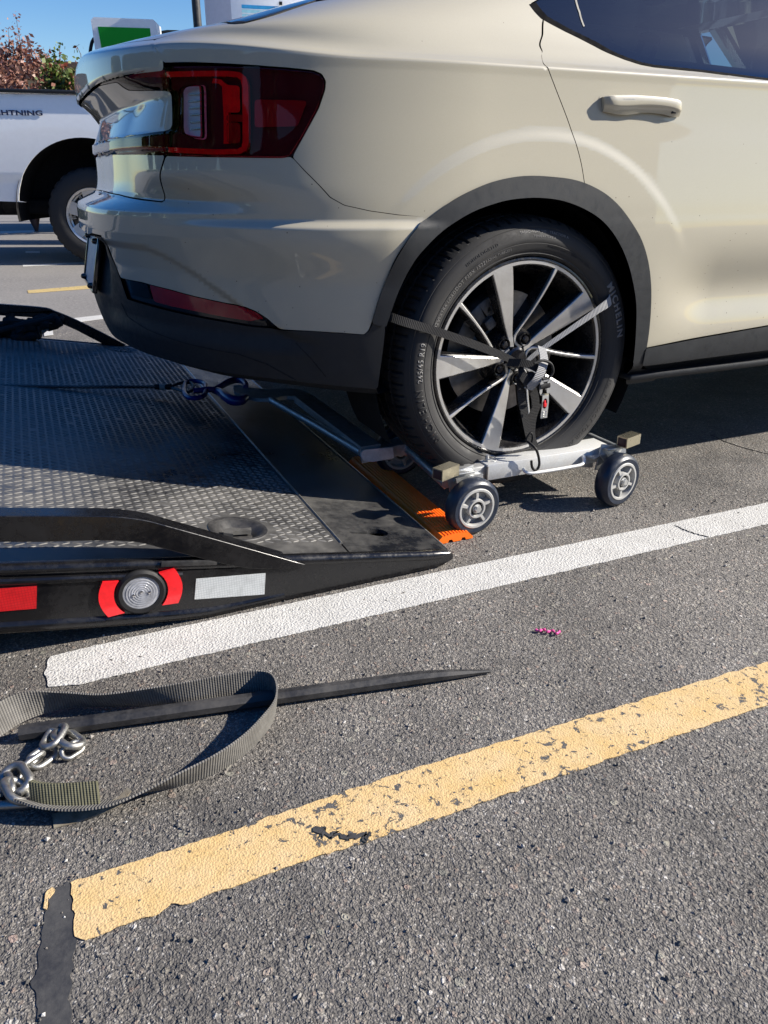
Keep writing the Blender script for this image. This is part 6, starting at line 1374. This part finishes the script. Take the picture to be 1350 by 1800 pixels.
# ================================================================ SHRUBS
def shrub(name,label,cen,rad,nleaf,size,mat,twigs,wisps,seed,low=.55):
    rg=np.random.default_rng(seed); o=thing(name,label,'shrub',(cen[0],cen[1],0))
    V=[];F=[]
    cl=[]
    for i in range(70):
        d=rg.normal(size=3); d/=np.linalg.norm(d); rr=rg.uniform(.45,1.0)**.5
        cl.append(np.array([d[0]*rad[0],d[1]*rad[1],d[2]*rad[2]])*rr)
    cl=np.array(cl); cs=rg.uniform(.14,.30,70)*min(rad)
    for i in range(nleaf):
        k_=rg.integers(70); p=cl[k_]+rg.normal(size=3)*cs[k_]
        p[2]+=cen[2]
        if p[2]<.1: continue
        a,b_=rg.uniform(0,2*PI),rg.normal()*.7; L=size*rg.uniform(.6,1.4); Wd=L*.32
        dx=np.array([math.cos(a)*math.cos(b_),math.sin(a)*math.cos(b_),math.sin(b_)-.2]); t=rg.normal(size=3); s=np.cross(dx,t); s/=np.linalg.norm(s)+1e-9
        n=len(V); V+=[tuple(p),tuple(p+dx*L*.5+s*Wd),tuple(p+dx*L),tuple(p+dx*L*.5-s*Wd)]; F+=[(n,n+1,n+2,n+3)]
    tw=MB()
    for (wx,wz,h) in wisps:
        b0=np.array([wx,rg.uniform(-.3,.3)*rad[1],wz]); tip=b0+np.array([rg.uniform(-.10,.10),0,h]); mid=(b0+tip)/2+np.array([rg.uniform(-.05,.05),0,0])
        tw.tube([tuple(b0-np.array([0,0,.3])),tuple(mid),tuple(tip)],[.008,.005,.002],5)
        for i in range(int(28*h/.4)):
            t=rg.uniform(.15,1.05); p=b0+(tip-b0)*t+rg.normal(size=3)*[.045,.045,.02]
            a=rg.uniform(0,2*PI); L=size*rg.uniform(.5,1.0); dx=np.array([math.cos(a),math.sin(a),.4]); s=np.cross(dx,rg.normal(size=3)); s/=np.linalg.norm(s)
            n=len(V); V+=[tuple(p),tuple(p+dx*L*.5+s*L*.3),tuple(p+dx*L),tuple(p+dx*L*.5-s*L*.3)]; F+=[(n,n+1,n+2,n+3)]
    for i in range(twigs):
        a=rg.uniform(0,2*PI); e=cl[rg.integers(70)]+[0,0,cen[2]]; tw.tube([(0,0,0),(e[0]*.4,e[1]*.4,e[2]*.55),tuple(e)],[.022,.014,.005],5)
    me=mesh('foliage',V,F,None); lo=link('foliage',me,M[mat],o,False)
    tw.build('branches',M['twig'],o,world=False)
    return o
sD=12.5
sA=(-0.8175,11.9015,2.1682); sB=(-0.243,11.3157,2.0699)
shrub('russet_shrub','tall russet-leaved shrub with wispy shoots behind the left end of the pickup',(sA[0]-.1,sA[1],sA[2]-.52),(.85,.45,.75),14000,.060,'leaf_red',26,[(-.35,2.25-0,.45),(-.15,2.2,.30),(.02,2.25,.42),(.16,2.25,.58),(.30,2.2,.32),(-.28,2.2,.62),(.42,2.1,.3),(-.5,2.3,.3)],3)
shrub('green_shrub','green shrub with red leaf tips beside the russet shrub',(sB[0]+.0,sB[1]-.1,sB[2]-.66),(.42,.40,.78),9500,.072,'leaf_green',18,[(-.05,2.25,.16),(.22,2.22,.20)],5)
shrub('red_tipped_shrub','low red-tipped shrub partly hidden by the car boot',(sB[0]+.42,sB[1]+.3,sB[2]-.62),(.42,.4,.66),4200,.060,'leaf_red',12,[],9)
# far building with brown roof
kb=(0.5538,34.8428,4.6635)
bl=thing('distant_building','distant tan building with a brown roof behind the shrubs','building',(kb[0],kb[1],0),CF)
zr=kb[2]
mb=MB(); mb.box((0,2.5,zr/2-.25),(11,5,zr-.5)); mb.build('wall',M['wallb'],bl,world=False)
mb=MB(); mb.prism([(-6,zr-.55),(6,zr-.55),(5.6,zr),(-5.6,zr)],-.4,5.4,lambda a,b,h:(a,h,b)); mb.build('roof',M['roofb'],bl,world=False)
for a_ in (-4,-2,0,2,4):
    mb=MB(); mb.box((a_,-.01,1.6),(.9,.06,1.1)); mb.build('window',M['gloss_black'],bl,world=False)

# ================================================================ SURROUNDINGS BEHIND THE CAMERA (seen only as reflections)
b1=thing('shop_building','long tan shop building with dark windows on the near side of the car park','building',(-6,-26,0))
mb=MB(); mb.box((0,-4,2.6),(60,8,5.2)); mb.build('wall',M['wallb'],b1,world=False)
mb=MB(); mb.box((0,-3.5,5.35),(61,9.6,.35)); mb.build('roof',M['roofb'],b1,world=False)
for i in range(9):
    mb=MB(); mb.box((-26+i*6.4,.02,1.5),(4.2,.08,2.4)); mb.build('window',M['gloss_black'],b1,world=False)
def bigtree(x,y,h,seed,lab):
    rg=np.random.default_rng(seed); o=thing('street_tree',lab,'tree',(x,y,0),group='trees round the car park')
    mb=MB(); mb.tube([(0,0,0),(.1,0,h*.3),(.2,.1,h*.6)],[.22,.17,.10],10); mb.build('trunk',M['twig'],o,world=False)
    V=[];F=[]
    for i in range(1500):
        d=rg.normal(size=3); d/=np.linalg.norm(d); r_=rg.uniform(.5,1)**.4; p=np.array([d[0]*h*.42,d[1]*h*.42,h*.62+d[2]*h*.34])*[r_,r_,1]
        t1=rg.normal(size=3); t1/=np.linalg.norm(t1); t2=np.cross(t1,rg.normal(size=3)); t2/=np.linalg.norm(t2); s_=.38; n=len(V)
        V+=[tuple(p-t1*s_),tuple(p+t2*s_*.6),tuple(p+t1*s_),tuple(p-t2*s_*.6)]; F.append((n,n+1,n+2,n+3))
    link('crown',mesh('crown',V,F,None),M['leaf_dark'],o,False)
TL_=['green tree at the corner of the shop building','medium tree second from the shop building','tall tree left of the tow bed','lower tree beyond the tow bed','green tree behind the pickup tail','short tree in front of the shop building','tallest tree set back from the row','far tree at the end of the row','wide tree filling the gap in the row','round tree near the tow bed','slim tree beside the wide one','low tree at the kerb']
for i,(x,y,h) in enumerate(((-20,-12,6),(-24,-6,6.5),(-26,3,7),(-24,12,6.5),(-18,22,6),(-17,-19,5.5),(-30,-9,8),(-28,20,8),(-25,7.5,6.5),(-23,-1.5,5.5),(-26,-14,7),(-21,17,6))): bigtree(x,y,h,40+i,TL_[i])
hd0=thing('clipped_hedge','long clipped hedge along the edge of the car park','hedge',(-17,2,0))
rg=np.random.default_rng(5); V=[];F=[]
for i in range(5000):
    p=np.array([rg.uniform(-.8,.8),rg.uniform(-24,24),rg.uniform(0,1.5)]); t1=rg.normal(size=3); t1/=np.linalg.norm(t1); t2=np.cross(t1,rg.normal(size=3)); t2/=np.linalg.norm(t2); n=len(V)
    V+=[tuple(p-t1*.2),tuple(p+t2*.12),tuple(p+t1*.2),tuple(p-t2*.12)]; F.append((n,n+1,n+2,n+3))
link('foliage',mesh('foliage',V,F,None),M['leaf_dark'],hd0,False)
